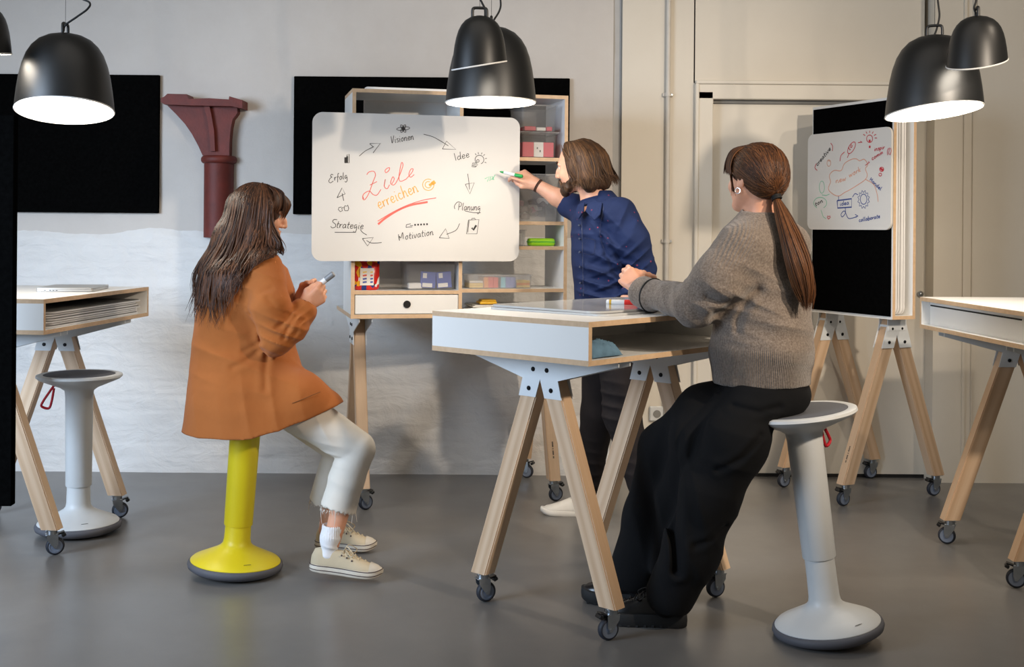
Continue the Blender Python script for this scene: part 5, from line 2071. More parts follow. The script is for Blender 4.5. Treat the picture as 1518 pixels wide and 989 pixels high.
J.append(U(chain([hpR + np.array((0, 0, 0.03)), A3(at(440, 592, 4.80)), A3(at(476, 611, 4.82))], [0.12, 0.112, 0.097], 0.04), 0.05))
J.append(U(chain([hpL + np.array((0, 0, 0.03)), A3(at(430, 592, 5.02)), A3(at(462, 611, 5.05))], [0.12, 0.112, 0.095], 0.04), 0.05))
# rolled cuff
cu0, cu1 = A3(at(438, 476, 4.735)), A3(at(449, 461, 4.75))
J.append(U(chain([cu0, cu1], [0.056, 0.054]), 0.004))
hemz0, hemz1 = at(330, 636, YA).z, at(502, 597, YA).z
xa, xb = at(378, 636, YA).x, at(502, 597, YA).x


def below_hem(P):
    t = np.clip((P[:, 0] - xa) / (xb - xa), 0, 1.2)
    return P[:, 2] - (hemz0 + (hemz1 - hemz0) * t ** 1.3)


J.append(('s', 0.002, below_hem))
inner = [(z, cx, cy, rf - 0.036, rs_ - 0.036) for (z, cx, cy, rf, rs_) in rows if z < zrow(590)]
J.append(('s', 0.01, loftz(inner, F2, 2.15)))
J.append(('s', 0.006, cap(cu1, cu1 + nrm(wrR - cu0) * 0.06, 0.036)))
J.append(('s', 0.006, cap(A3(at(438, 458, 4.94)), wrL, 0.034)))
J.append(('s', 0.012, chain([neck1 + np.array((0, 0, 0.01)), neck1 + np.array((0.01, 0, 0.09))], [0.055, 0.07])))


def jfold(P, d):
    d = d + fold(P, elR + np.array((0.03, -0.05, 0.03)), (0.5, 0, 0.9), 150, 0.009, 0.075)
    d = d + fold(P, at(388, 545, 4.72), (0.45, 0, 0.85), 85, 0.004, 0.11, 0.6)
    d = d + fold(P, at(375, 420, 4.7), (0.4, 0, 0.9), 90, 0.006, 0.09, 1.0)
    d = d + fold(P, at(372, 465, 4.72), (0.75, 0, 0.6), 75, 0.004, 0.10, 0.2)
    d = d + fold(P, at(440, 475, 4.7), (0.55, 0, -0.8), 230, 0.006, 0.05)
    d = d + fold(P, at(395, 600, 4.7), (1, 0, 0.1), 60, 0.005, 0.14, 2.1)
    d = d + fold(P, at(300, 600, 4.8), (1, 0.2, 0.05), 45, 0.004, 0.15, 0.5)
    d = d + fold(P, at(330, 520, 4.75), (0.35, 0, 0.9), 60, 0.006, 0.12, 0.5)
    for pts, a_, w_ in (([(384, 500), (392, 515), (405, 524), (420, 522)], 0.007, 0.008), ([(393, 520), (393, 545), (395, 575)], 0.009, 0.008),
                        ([(372, 466), (380, 484), (388, 505)], 0.006, 0.007), ([(345, 545), (365, 535), (386, 516)], 0.007, 0.008),
                        ([(360, 522), (374, 514), (386, 506)], 0.006, 0.007), ([(441, 470), (430, 486), (424, 500)], 0.008, 0.005),
                        ([(449, 474), (442, 490), (436, 500)], 0.007, 0.005), ([(433, 466), (422, 478), (414, 484)], 0.006, 0.005),
                        ([(372, 428), (388, 434), (404, 428)], 0.005, 0.007), ([(402, 440), (414, 456), (428, 462)], 0.005, 0.007)):
        d = d + crease(P, pts, 4.70, a_ * 0.55, w_ * 1.35)
    return d + 0.0022 * tri_noise(P, 22, 8) + 0.001 * tri_noise(P, 60, 4)


lo, hi = bounds([at(270, 645, 4.75), at(530, 370, 5.25), at(300, 400, 4.60)], 0.04)
jk = sdf_obj('jacket', J, 0.0052, 'jacket_tan', wa, lo, hi, jfold)
off = Vector(wa.location)
# collar and pocket flap
cp = []
for a in range(0, 181, 15):
    r = math.radians(a + 100)
    cp.append(Vector(neck1) - off + Vector((0.075 * math.cos(r), 0.08 * math.sin(r), 0.012 - 0.012 * math.cos(r))))
MB().tube(cp, 0.014, 8).build('collar', 'jacket_tan', jk, 60)
for nm, line in (('pocket_seam', [(433, 598), (445, 593.5), (458, 588), (466, 584.5), (475, 581)]),):
    MB().tube([surf(jk, x, y, 0.0006) for x, y in line], 0.0013, 6).build(nm, 'seam_brown', jk, 60)

# cropped jeans with frayed hems
hmR, hmL = A3(at(501, 754, 4.835)), A3(at(481, 744, 5.19))
TR = [U(ell(pelvis + FA * 0.02 - np.array((0, 0, 0.02)), (0.13, 0.15, 0.11), (FA, LA, (0, 0, 1)))),
      U(chain([hpR, A3(at(448, 612, 4.82)), knR], [0.085, 0.086, 0.0735], 0.03), 0.04),
      U(chain([knR, A3(at(514, 710, 4.84)), hmR], [0.0735, 0.069, 0.073], 0.02), 0.006),
      U(chain([hpL, knL], [0.085, 0.072], 0.03), 0.04), U(chain([knL, hmL], [0.070, 0.066], 0.02), 0.008),
      ('s', 0.004, half(-nrm(hmR - knR), hmR)),
      ]
# the hem plane must not cut the hips: replaced by local cutters


def hem_cut(h, k):
    n_ = nrm(h - k)
    return lambda P: np.maximum(-((P - h) @ n_) + 0.003 * np.sin(P[:, 0] * 300 + P[:, 1] * 200), np.linalg.norm(P - h, axis=1) - 0.15)


TR = TR[:-1] + [('s', 0.003, hem_cut(hmR, knR)), ('s', 0.003, hem_cut(hmL, knL)),
                ('s', 0.003, cap(hmR - nrm(hmR - knR) * 0.03, hmR + nrm(hmR - knR) * 0.2, 0.061)),
                ('s', 0.003, cap(hmL - nrm(hmL - knL) * 0.03, hmL + nrm(hmL - knL) * 0.2, 0.055))]


def tfold(P, d):
    d = d + fold(P, at(492, 672, 4.80), (0.3, 0, 0.95), 150, 0.004, 0.06, 0.3)
    d = d + fold(P, at(505, 705, 4.80), (0.45, 0, 0.9), 90, 0.002, 0.08, 1.3)
    d = d + fold(P, at(475, 630, 4.75), (0.8, 0, 0.3), 80, 0.004, 0.08)
    return d + 0.0018 * tri_noise(P, 30, 5)


lo, hi = bounds([pelvis - 0.12, pelvis + np.array((0, 0.2, 0.1)), knR + 0.06, hmR, hmL], 0.06)
tr = sdf_obj('jeans', TR, 0.005, 'jeans_cream', wa, lo, hi, tfold)
fr = MB()
for hm, ax_, nn in ((hmR, nrm(hmR - knR), 70), (hmL, nrm(hmL - knL), 50)):
    for k in range(nn):
        a = 2 * PI * k / nn + random.uniform(-0.05, 0.05)
        r = 0.069 if hm is hmR else 0.064
        b0 = Vector(hm + np.array((r * math.cos(a), r * math.sin(a), 0.004)) - ax_ * 0.002) - off
        L_ = random.choice((0.008, 0.012, 0.014, 0.018)) if k % 13 else 0.06
        b1 = b0 + Vector((random.uniform(-0.006, 0.006), random.uniform(-0.006, 0.006), -L_))
        fr.tube([b0, (b0 + b1) / 2 + Vector((random.uniform(-.003, .003), 0, 0)), b1], [0.0016, 0.0012, 0.0006], 4)
fo = fr.build('frayed_hem', 'jeans_cream', tr)
fo['kind'] = 'stuff'

# socks and canvas shoes
for an, toes, yaw, pitch, top, L_ in ((anR, at(459, 846, 4.81), math.radians(-3), math.radians(-5.5), at(493, 783, 4.82), 0.288),
                                      (anL, at(467, 805, 5.24), math.radians(2), math.radians(-3), None, 0.262)):
    hl = Vector(toes)
    hl.z = 0.045 if top is not None else 0.022
    sh_ = shoe(wa, hl, yaw, pitch, L_, 'sneaker')
    d = Vector((math.cos(yaw), math.sin(yaw), 0))
    base = Vector(hl) + d * 0.07 + Vector((0, 0, 0.06))
    if top is None:
        top = Vector(an) * 0.5 + base * 0.5 + Vector((0, 0, 0.03))
    S = [U(chain([top, top * 0.5 + base * 0.5 + Vector((0, 0, 0.01)), base], [0.042, 0.036, 0.022], 0.02)), U(cap(base, base + d * 0.05, 0.022, 0.016), 0.02),
         ('s', 0.002, cap(Vector(top) + Vector((0.003, 0, 0.046)), Vector(top) + Vector((0.01, 0, 0.12)), 0.05))]

    def sfold(P, dd, top=A3(top), base=A3(base)):
        a = np.arctan2(P[:, 1] - top[1], P[:, 0] - top[0])
        up_ = np.clip((P[:, 2] - (top[2] * 0.5 + base[2] * 0.5)) / 0.02, 0, 1)
        return dd + 0.0014 * np.sin(a * 30) * up_ + fold(P, base * 0.7 + top * 0.3 + np.array((0.02, -0.03, 0)), (0.4, 0, 0.9), 160, 0.004, 0.04)
    lo, hi = bounds([top, base, base + d * 0.06], 0.06)
    sdf_obj('sock', S, 0.0035, 'sock_white', wa, lo, hi, sfold)

# long wavy hair
mass = [U(ell(HX(-0.013, 0, 0.021), (0.106, 0.083, 0.090), (hf, LA, np.cross(hf, LA)))),
        U(chain([HX(-0.03, 0, -0.01), A3(at(344, 350, 4.88)), A3(at(319, 400, 4.86)), A3(at(302, 445, 4.84))], [0.078, 0.060, 0.056, 0.03], 0.05), 0.04),
        U(chain([HX(-0.02, -0.04, 0.0), A3(at(380, 350, 4.81)), A3(at(358, 392, 4.765)), A3(at(338, 440, 4.755))], [0.062, 0.045, 0.036, 0.025], 0.03), 0.03),
        U(chain([HX(0.045, -0.055, 0.05), HX(0.035, -0.062, -0.02), HX(0.045, -0.05, -0.09)], [0.03, 0.026, 0.018], 0.02), 0.02),
        U(chain([HX(0.045, 0.055, 0.05), HX(0.035, 0.062, -0.02), HX(0.045, 0.05, -0.09)], [0.03, 0.026, 0.018], 0.02), 0.02),
        U(chain([HX(0.05, -0.045, 0.085), HX(0.088, -0.02, 0.055), HX(0.088, 0.02, 0.055), HX(0.05, 0.045, 0.085)], [0.018, 0.016, 0.016, 0.018], 0.02), 0.02),
        ('s', 0.01, ell(HX(0.105, 0, -0.05), (0.062, 0.05, 0.082), (hf, LA, np.cross(hf, LA))))]
G = [  # control points read off the photograph: (px, py, distance)
    [(370, 275, 4.91), (340, 290, 4.90), (331, 325, 4.88), (313, 362, 4.86), (290, 405, 4.84), (281, 450, 4.82), (277, 488, 4.80)],
    [(374, 274, 4.90), (350, 293, 4.85), (341, 330, 4.82), (325, 370, 4.80), (306, 412, 4.78), (297, 455, 4.77), (289, 486, 4.76)],
    [(380, 273, 4.89), (363, 295, 4.82), (354, 334, 4.79), (342, 374, 4.77), (327, 415, 4.745), (319, 462, 4.735), (318, 500, 4.73)],
    [(385, 273, 4.88), (378, 297, 4.805), (371, 336, 4.785), (360, 372, 4.76), (346, 405, 4.72), (339, 444, 4.71), (331, 482, 4.70)],
    [(390, 274, 4.88), (393, 298, 4.80), (390, 335, 4.79), (383, 362, 4.77), (371, 388, 4.71), (359, 412, 4.695), (352, 440, 4.695)],
    [(394, 276, 4.88), (404, 300, 4.81), (404, 330, 4.80), (412, 348, 4.80), (421, 362, 4.80), (415, 377, 4.80), (398, 374, 4.785)],
]
paths = []
G = np.array(G, float)
for k in range(620):
    u_ = random.uniform(0, len(G) - 1.001) if k % 4 else random.uniform(4.2, 4.999)
    i = int(u_)
    fr_ = u_ - i
    g = G[i] * (1 - fr_) + G[i + 1] * fr_
    out = []
    clump = int(u_ * 6)
    ph, am = clump * 2.4 + random.uniform(-0.5, 0.5), random.uniform(4, 9)
    cut = random.uniform(0.8, 1.0) if k % 3 else random.uniform(0.5, 0.9)
    gg = np.array(catmull(g, 4))
    m_ = max(6, int(len(gg) * cut))
    jx, jd = random.uniform(-4, 4), random.uniform(-0.03, 0.01)
    for j, q in enumerate(gg[:m_]):
        t_ = j / (len(gg) - 1)
        w_ = t_ * t_ * (1.6 - 0.6 * t_)
        out.append(A3(at(q[0] + jx * t_ + am * w_ * math.sin(ph + t_ * 17), q[1] + random.uniform(0, 3) * (j == 0), q[2] + jd * (0.2 + 0.8 * t_) + 0.007 * w_ * math.cos(ph * 2 + t_ * 14))))
    paths.append((out, random.uniform(0.0022, 0.0046)))
# far side and back
for k in range(70):
    a = random.uniform(0.1, 1.0)
    e0 = HX(-0.02, 0.01, 0.115)
    s1 = HX(-0.02 - 0.09 * a, 0.08 * (1 - 0.5 * a), 0.03)
    s2 = A3(at(330 - 18 * a + 40 * (1 - a), 370, 4.97))
    s3 = A3(at(312 - 18 * a + 40 * (1 - a), 450, 4.98 + random.uniform(-0.08, 0.05)))
    paths.append(([e0, s1, s2, s3], random.uniform(0.004, 0.007)))
# fringe
for k in range(110):
    y = random.uniform(-0.066, 0.055)
    paths.append(([HX(-0.005, y * 0.5, 0.112), HX(0.058, y * 0.85, 0.092), HX(0.096 - 3.5 * y * y, y, 0.055), HX(0.103 - 5 * y * y, y * 1.05, random.uniform(-0.012, 0.008))], random.uniform(0.002, 0.004)))
for k in range(130):      # side sweep between fringe and temples
    sg = random.choice((-1, 1))
    u_ = random.random()
    paths.append(([HX(-0.015 + 0.02 * u_, sg * 0.02, 0.113), HX(0.030 + 0.022 * u_, sg * 0.062, 0.088), HX(0.040 + 0.034 * u_, sg * (0.080 - 0.012 * u_), 0.045), HX(0.034 + 0.034 * u_, sg * (0.082 - 0.010 * u_), 0.004 + 0.01 * random.random())], random.uniform(0.0014, 0.003)))
lo, hi = bounds([at(275, 262, 4.7), at(440, 500, 5.05)], 0.03)
hair_obj(wa, 'hair_a', mass, 0.006, lo, hi, paths, lambda P, d: d + 0.003 * np.sin(P[:, 0] * 260 + 20 * P[:, 2]),
         over=(loftz(rows, F2, 2.15), J[1][2]))
# the marker in her hands
mp0, mp1 = Vector(at(466, 428, 4.80)), Vector(at(489, 410, 4.79))
marker('board_marker', 'grey-capped whiteboard marker held by the seated person in the tan jacket', mp0, mp1 - mp0, 'marker_white', 'marker_grey', 0.10, 0.0115)


# ------------------------------------------------------------------ man in the navy shirt, writing on the board
ma = thing('person', 'bearded person in a navy shirt and dark trousers standing and writing on the whiteboard', 'person', (0.47, 5.78, 0))
off = Vector(ma.location)
YM = 5.75
m2 = nrm((-0.88, -0.42, 0))
FM, LM = m2, np.array((-m2[1], m2[0], 0))       # chest direction, his left (towards the camera)
hcM = A3(at(858, 244, 5.76))
hfM = nrm((-0.86, 0.44, -0.16))
HPm, HXm = head_prims(hcM, hfM, 1.06, True, up=(-0.10, 0.0, 1))
hl_ = nrm(np.cross((0, 0, 1), hfM))
hu_ = np.cross(hfM, hl_)
nk0, nk1 = HXm(-0.03, 0, -0.05), A3(at(884, 302, 5.75))
chM, waM, peM = A3(at(893, 360, 5.74)), A3(at(903, 430, 5.74)), A3(at(908, 490, 5.74))
sR, sL = A3(at(868, 312, 5.90)), A3(at(920, 310, 5.60))
eR, wR = A3(at(846, 305, 5.99)), A3(at(794, 273, 6.03))
eL, wL = A3(at(953, 400, 5.58)), A3(at(925, 452, 5.55))
hpR_, hpL_ = A3(at(893, 495, 5.82)), A3(at(915, 495, 5.66))
kR, aR = A3(at(888, 612, 5.86)), A3(at(866, 738, 5.96))
kL, aL = A3(at(922, 615, 5.66)), A3(at(962, 752, 5.68))
hd = A3(at(766, 256, 6.035)) - wR
HRm, _ = hand_prims(wR, hd, (0.05, -0.75, 0.55), thumb=1, s=1.0, fing=[(0.5, 0.75, 0.35), (0.75, 0.9, 0.5), (0.9, 1.1, 0.6), (1.0, 1.2, 0.6)], tcurl=0.55)
HLm, _ = hand_prims(wL, A3(at(915, 480, 5.55)) - wL, (0.6, -0.7, 0.1), thumb=1, s=1.0)
bodyM = HPm + [U(cap(nk0, nk1, 0.058, 0.064), 0.03), U(chain([nk1, chM, waM, peM], [0.06, 0.075, 0.075, 0.10], 0.05), 0.04),
               U(cap(nk1, sR, 0.045, 0.045), 0.02), U(cap(nk1, sL, 0.045, 0.045), 0.02),
               U(chain([sR, eR], [0.052, 0.046]), 0.02), U(chain([eR, eR * 0.6 + wR * 0.4, wR], [0.047, 0.042, 0.029], 0.02), 0.02),
               U(chain([sL, eL, wL], [0.052, 0.044, 0.03]), 0.02),
               U(chain([hpR_, kR, aR], [0.09, 0.06, 0.04]), 0.03), U(chain([hpL_, kL, aL], [0.09, 0.06, 0.04]), 0.03),
               U(cap(wR, wR + nrm(hd) * 0.02, 0.028, 0.022), 0.012)] + HRm + HLm
lo, hi = bounds([hcM + 0.14, hcM - 0.14, aR, aL, wR - 0.17, eL, sR, kL], 0.12)
sdf_obj('body', bodyM, 0.0048, 'skin_b', ma, lo, hi)
face_bits(ma, HXm, hfM, 1.05)
eyebrow(ma, HXm, 'hair_b', 0.005)

# shirt
rows = []
for py, x0, x1, rs in ((282, 876, 904, 0.062), (292, 870, 914, 0.10), (303, 861, 923, 0.165), (316, 855, 929, 0.205), (350, 850, 928, 0.205), (390, 849, 932, 0.185), (425, 850, 938, 0.175), (470, 852, 944, 0.18), (520, 854, 948, 0.185), (540, 855, 948, 0.185)):
    c = at((x0 + x1) / 2, py, YM)
    rows.append((c.z, c.x, c.y, max(0.05, (x1 - x0) / 2 / 313 * 0.86), rs))
S = [U(loftz(rows, (FM[0], FM[1]), 2.2)),
     U(cap(sR, eR + (wR - eR) * 0.04, 0.074, 0.064), 0.03),
     U(chain([sL + np.array((0.0, 0.0, -0.02)), A3(at(938, 355, 5.56)), eL], [0.078, 0.074, 0.062], 0.03), 0.035),
     U(chain([eL, eL * 0.45 + wL * 0.55], [0.062, 0.052], 0.02), 0.012),
     ('s', 0.004, cap(eR + (wR - eR) * 0.22, eR + (wR - eR) * 0.5, 0.051)),
     ('s', 0.008, cap(nk1 + np.array((-0.03, -0.01, 0.0)), nk1 + np.array((-0.09, -0.03, 0.10)), 0.056, 0.075))]


def mfold(P, d):
    d = d + 1.4 * fold(P, at(888, 400, 5.55), (0.5, 0, 0.85), 95, 0.009, 0.12, 0.4)
    d = d + 1.4 * fold(P, at(945, 385, 5.5), (-0.6, 0, 0.8), 130, 0.008, 0.08)
    d = d + 1.4 * fold(P, at(900, 345, 5.55), (0.8, 0, 0.6), 80, 0.008, 0.10, 0.9)
    d = d + 1.4 * fold(P, at(875, 430, 5.6), (0.35, 0, 0.95), 110, 0.009, 0.12, 1.2)
    d = d + 1.4 * fold(P, at(920, 435, 5.6), (-0.3, 0, 0.95), 100, 0.009, 0.12, 0.2)
    d = d + 1.4 * fold(P, at(862, 345, 5.7), (0.2, 0, 1), 80, 0.006, 0.1, 0.2)
    d = d + 1.4 * fold(P, at(925, 320, 5.5), (0.8, 0, -0.5), 90, 0.005, 0.08, 0.2)
    for pts, a_, w_ in (([(893, 352), (900, 378), (912, 402), (926, 424)], 0.010, 0.008), ([(862, 396), (880, 392), (896, 380)], 0.007, 0.008),
                        ([(860, 420), (884, 414), (908, 404)], 0.008, 0.008), ([(866, 436), (892, 434), (918, 424)], 0.007, 0.008),
                        ([(906, 366), (922, 382), (942, 388)], 0.007, 0.007), ([(920, 392), (936, 400), (954, 398)], 0.006, 0.007),
                        ([(884, 326), (898, 332), (914, 330)], 0.005, 0.007)):
        d = d + crease(P, pts, 5.56, a_ * 0.7, w_ * 1.2)
    return d + 0.003 * tri_noise(P, 24, 12) + 0.0012 * tri_noise(P, 60, 4)


lo, hi = bounds([at(830, 285, 5.4), at(975, 545, 6.05)], 0.03)
shirt = sdf_obj('shirt', S, 0.0052, 'shirt_navy', ma, lo, hi, mfold)
# collar, placket buttons
cn = nrm(nk0 - nk1)
cx_ = nrm(np.cross(cn, LM))
cy_ = np.cross(cn, cx_)
ring = [Vector(nk1 + cn * 0.022 + (cx_ * math.cos(a) + cy_ * math.sin(a)) * 0.066 + np.array((0, 0, -0.012 * math.cos(a - 0.4)))) - off for a in [2 * PI * k / 32 for k in range(33)]]
for o_ in (0.0, 0.011, 0.021):
    MB().tube([p_ - Vector(cn) * o_ * 1.0 + (p_ - Vector(nk1) + off) * (o_ * 5.0) for p_ in ring], 0.0095, 8, cap=False).build('collar', 'shirt_navy', shirt, 180)
for pts in ([(880, 297, 5.635), (893, 301, 5.60), (890, 318, 5.545), (881, 327, 5.545), (868, 313, 5.585), (871, 303, 5.62)],
            [(866, 300, 5.655), (858, 303, 5.70), (854, 313, 5.70), (858, 325, 5.655), (865, 313, 5.62)]):
    mb = MB()
    mb.bm.faces.new([mb.bm.verts.new(at(*p) - off) for p in pts])
    o = mb.build('collar_flap', 'shirt_navy', shirt)
    md = o.modifiers.new('thick', 'SOLIDIFY')
    md.thickness = 0.007
    md.offset = 0
    md2 = o.modifiers.new('bev', 'BEVEL')
    md2.width = 0.002
for py in (334, 354, 374, 396, 420):
    c = surf(shirt, 858.5 + (py - 330) * 0.015, py, 0.0)
    n_ = Vector((-0.35, -0.93, 0))
    MB().lathe([(0.0055, -0.004), (0.0055, 0.002), (0.004, 0.003)], 12, Matrix.Translation(c) @ n_.to_track_quat('Z', 'Y').to_matrix().to_4x4()).build('button', 'button_dark', shirt)
MB().tube([surf(shirt, 862.5 + (py - 330) * 0.02, py, 0.0005) for py in range(322, 440, 9)], 0.0014, 6).build('placket_seam', 'button_dark', shirt, 60)
MB().tube([surf(shirt, x, y, 0.0005) for x, y in ((895, 306), (893, 318), (890, 332), (889, 346), (891, 358), (895, 368))], 0.0013, 6).build('sleeve_seam', 'button_dark', shirt, 60)
MB().tube([surf(shirt, x, y, 0.0005) for x, y in ((866, 353), (874, 354), (882, 356), (882, 366), (881, 376), (874, 378), (866, 376))], 0.0011, 6).build('pocket_seam', 'button_dark', shirt, 60)

# trousers
T = [U(ell(peM, (0.135, 0.175, 0.13), (FM, LM, (0, 0, 1)))),
     U(chain([hpR_, kR, aR], [0.098, 0.084, 0.064], 0.03), 0.05), U(chain([hpL_, kL, aL], [0.10, 0.086, 0.064], 0.03), 0.05)]
for a_, k_ in ((aR, kR), (aL, kL)):
    dd_ = nrm(a_ - k_)
    T.append(('s', 0.003, cap(a_ + dd_ * 0.10, a_ + dd_ * 0.2, 0.09)))


def mtf(P, d):
    for a_, b_ in ((at(895, 600, 5.58), 0.3), (at(882, 690, 5.7), 1.2), (at(880, 725, 5.8), 0.1), (at(905, 700, 5.55), 0.6)):
        d = d + fold(P, a_, (0.25, 0, 0.95), 110, 0.008, 0.11, b_)
    return d + 0.002 * tri_noise(P, 25, 6)


lo, hi = bounds([peM + 0.17, peM - 0.17, aR, aL], 0.1)
sdf_obj('trousers', T, 0.006, 'trousers_brown', ma, lo, hi, mtf)
hr = Vector(aR)
shoe(ma, (hr.x + 0.075, hr.y - 0.02, 0.0), math.radians(172), 0, 0.29, 'plain')
hl = Vector(aL)
shoe(ma, (hl.x + 0.045, hl.y - 0.06, 0.0), math.radians(95), 0, 0.29, 'plain')
# wrist band
bd = nrm(wR - eR)
bp = wR - bd * 0.012
x_ = nrm(np.cross(bd, (0, 0, 1)))
y_ = np.cross(bd, x_)
for o_ in (0, 0.007):
    MB().tube([Vector(bp - bd * o_ + (x_ * math.cos(a) + y_ * math.sin(a)) * 0.0325) - off for a in [2 * PI * k / 24 for k in range(25)]], 0.003, 6, cap=False).build('wrist_band', 'wrist_band', ma, 60)

# chin-length hair and beard
axm = (hfM, hl_, hu_)
mass = [U(ell(HXm(-0.026, 0, 0.024), (0.103, 0.086, 0.090), axm)),
        U(chain([HXm(-0.05, 0.045, 0.0), HXm(-0.058, 0.052, -0.07), HXm(-0.060, 0.054, -0.105)], [0.055, 0.046, 0.034], 0.03), 0.03),
        U(chain([HXm(-0.05, -0.045, 0.0), HXm(-0.058, -0.052, -0.07), HXm(-0.060, -0.054, -0.105)], [0.055, 0.046, 0.034], 0.03), 0.03),
        U(chain([HXm(-0.09, 0, 0.0), HXm(-0.105, 0, -0.07), HXm(-0.105, 0, -0.105)], [0.05, 0.042, 0.03], 0.03), 0.04),
        ('s', 0.012, ell(HXm(0.105, 0, -0.02), (0.072, 0.075, 0.112), axm)),
        ('s', 0.010, ell(HXm(0.075, 0, -0.09), (0.075, 0.085, 0.08), axm))]
paths = []
for k in range(760):
    th_ = random.uniform(math.radians(62), math.radians(298)) if k % 3 else random.uniform(math.radians(58), math.radians(140))
    cth, sth = math.cos(th_), math.sin(th_)
    root = HXm(0.042 - 0.05 * random.random(), 0.008 + 0.012 * sth, 0.098)
    p1 = HXm(-0.01 + 0.06 * cth + 0.012, 0.058 * sth, 0.100)
    p2 = HXm(-0.024 + 0.104 * cth, 0.086 * sth, 0.035)
    ln = random.uniform(0.080, 0.125)
    fl = random.uniform(0.98, 1.14)
    p3 = HXm(-0.036 + 0.100 * cth * fl, 0.086 * sth * fl, -0.035)
    wv_ = 0.008 * math.sin(th_ * 9)
    p35 = HXm(-0.044 + 0.097 * cth * fl + wv_, (0.088 * sth + wv_) * fl, -0.07)
    p4 = HXm(-0.046 + 0.104 * cth * fl * 1.08 + random.uniform(-0.008, 0.006), 0.09 * sth * fl * 1.08 + random.uniform(-0.01, 0.01), -ln)
    paths.append(([root, p1, p2, p3, p35, p4], random.uniform(0.0014, 0.0032)))
for k in range(60):       # hair tucked back from the temples
    sg = random.choice((-1, 1))
    z0 = random.uniform(0.045, 0.085)
    paths.append(([HXm(0.050, sg * 0.04, z0 + 0.02), HXm(0.036, sg * 0.068, z0), HXm(0.012, sg * 0.083, z0 - 0.04), HXm(-0.015, sg * 0.088, -0.04), HXm(-0.03, sg * 0.09, -0.09)], random.uniform(0.0014, 0.003)))
lo, hi = bounds([hcM], 0.2)
hair_obj(ma, 'hair_b', mass, 0.006, lo, hi, paths, lambda P, d: d + 0.002 * np.sin(P[:, 0] * 200 + P[:, 1] * 150))
BE = []
for sg in (-1, 1):
    BE.append(U(chain([HXm(0.008, sg * 0.062, -0.030), HXm(0.016, sg * 0.060, -0.066), HXm(0.050, sg * 0.042, -0.098), HXm(0.084, 0, -0.108)], [0.008, 0.012, 0.016, 0.017], 0.02), 0.015))
    BE.append(U(chain([HXm(0.030, sg * 0.054, -0.068), HXm(0.066, sg * 0.036, -0.084), HXm(0.088, sg * 0.012, -0.098)], [0.010, 0.012, 0.014], 0.02), 0.015))
    BE.append(U(chain([HXm(0.1035, sg * 0.003, -0.0535), HXm(0.0945, sg * 0.022, -0.063), HXm(0.082, sg * 0.027, -0.088)], [0.0042, 0.005, 0.010], 0.01), 0.01))
BE.append(U(cap(HXm(0.080, 0, -0.102), HXm(0.086, 0, -0.118), 0.019, 0.015), 0.015))
Vb, Qb = sdf_mesh(BE, 0.0035, lambda P, d: d + 0.002 * tri_noise(P, 330, 2) + 0.0015 * tri_noise(P, 120, 7), 0.02, *bounds([hcM], 0.17))
np_mesh('beard', Vb - A3(ma.location), Qb, 'hair_b', ma, {'tint': 0.35 + 0.35 * tri_noise(Vb, 200, 5)})
# green marker in his hand, nib on the board
g0, g1 = Vector(at(741, 254.5, 6.045)), Vector(at(776, 262, 5.985))
dg = (g1 - g0).normalized()
mk = marker('board_marker', 'green whiteboard marker in the hand of the writing person', g0 + dg * 0.024, dg, 'marker_white', 'marker_green', 0.105, 0.0085, tip='marker_green')


# ------------------------------------------------------------------ woman in the knitted sweater, leaning at the centre table
wb_ = thing('person', 'person with a ponytail in a grey-brown knitted sweater and black trousers leaning at the table', 'person', (0.85, 4.25, 0))
off = Vector(wb_.location)
YB = 4.22
FB = nrm((-0.75, 0.66, 0))
LB = np.array((-FB[1], FB[0], 0))
hcB = A3(at(1120, 263, 4.21))
hfB = nrm((-0.56, 0.83, 0.03))
HPb, HXb = head_prims(hcB, hfB, 1.0)
hlB = nrm(np.cross((0, 0, 1), hfB))
huB = np.cross(hfB, hlB)
b0, b1 = HXb(-0.03, 0, -0.05), A3(at(1128, 335, 4.22))
chB, peB = A3(at(1130, 410, 4.22)), A3(at(1132, 575, 4.20))
shLb, shRb = A3(at(1092, 368, 4.08)), A3(at(1165, 366, 4.36))
elLb, wrLb = A3(at(1030, 452, 4.17)), A3(at(951, 430, 4.42))
elRb, wrRb = A3(at(1090, 455, 4.58)), A3(at(968, 428, 4.56))
hdL_ = A3(at(928, 408, 4.46)) - wrLb
HLb, _ = hand_prims(wrLb, hdL_, (-0.25, -0.85, 0.3), thumb=-1, s=0.95, fing=[(0.6, 1.2, 0.8), (0.7, 1.3, 0.8), (0.8, 1.35, 0.8), (0.9, 1.35, 0.8)], tcurl=0.2)
hdR_ = A3(at(936, 405, 4.50)) - wrRb
HRb, _ = hand_prims(wrRb, hdR_, (0.1, 0.9, 0.3), thumb=1, s=0.95, fing=[(0.6, 1.0, 0.7)] * 4, tcurl=0.1)
hL0, hR0 = peB + LB * 0.062 + np.array((0, 0, -0.03)), peB - LB * 0.07 + np.array((0, 0, -0.01))
kLb, aLb = A3(at(1052, 735, 4.17)), A3(at(992, 888, 4.26))
kRb, aRb = A3(at(985, 664, 4.42)), A3(at(940, 862, 4.52))
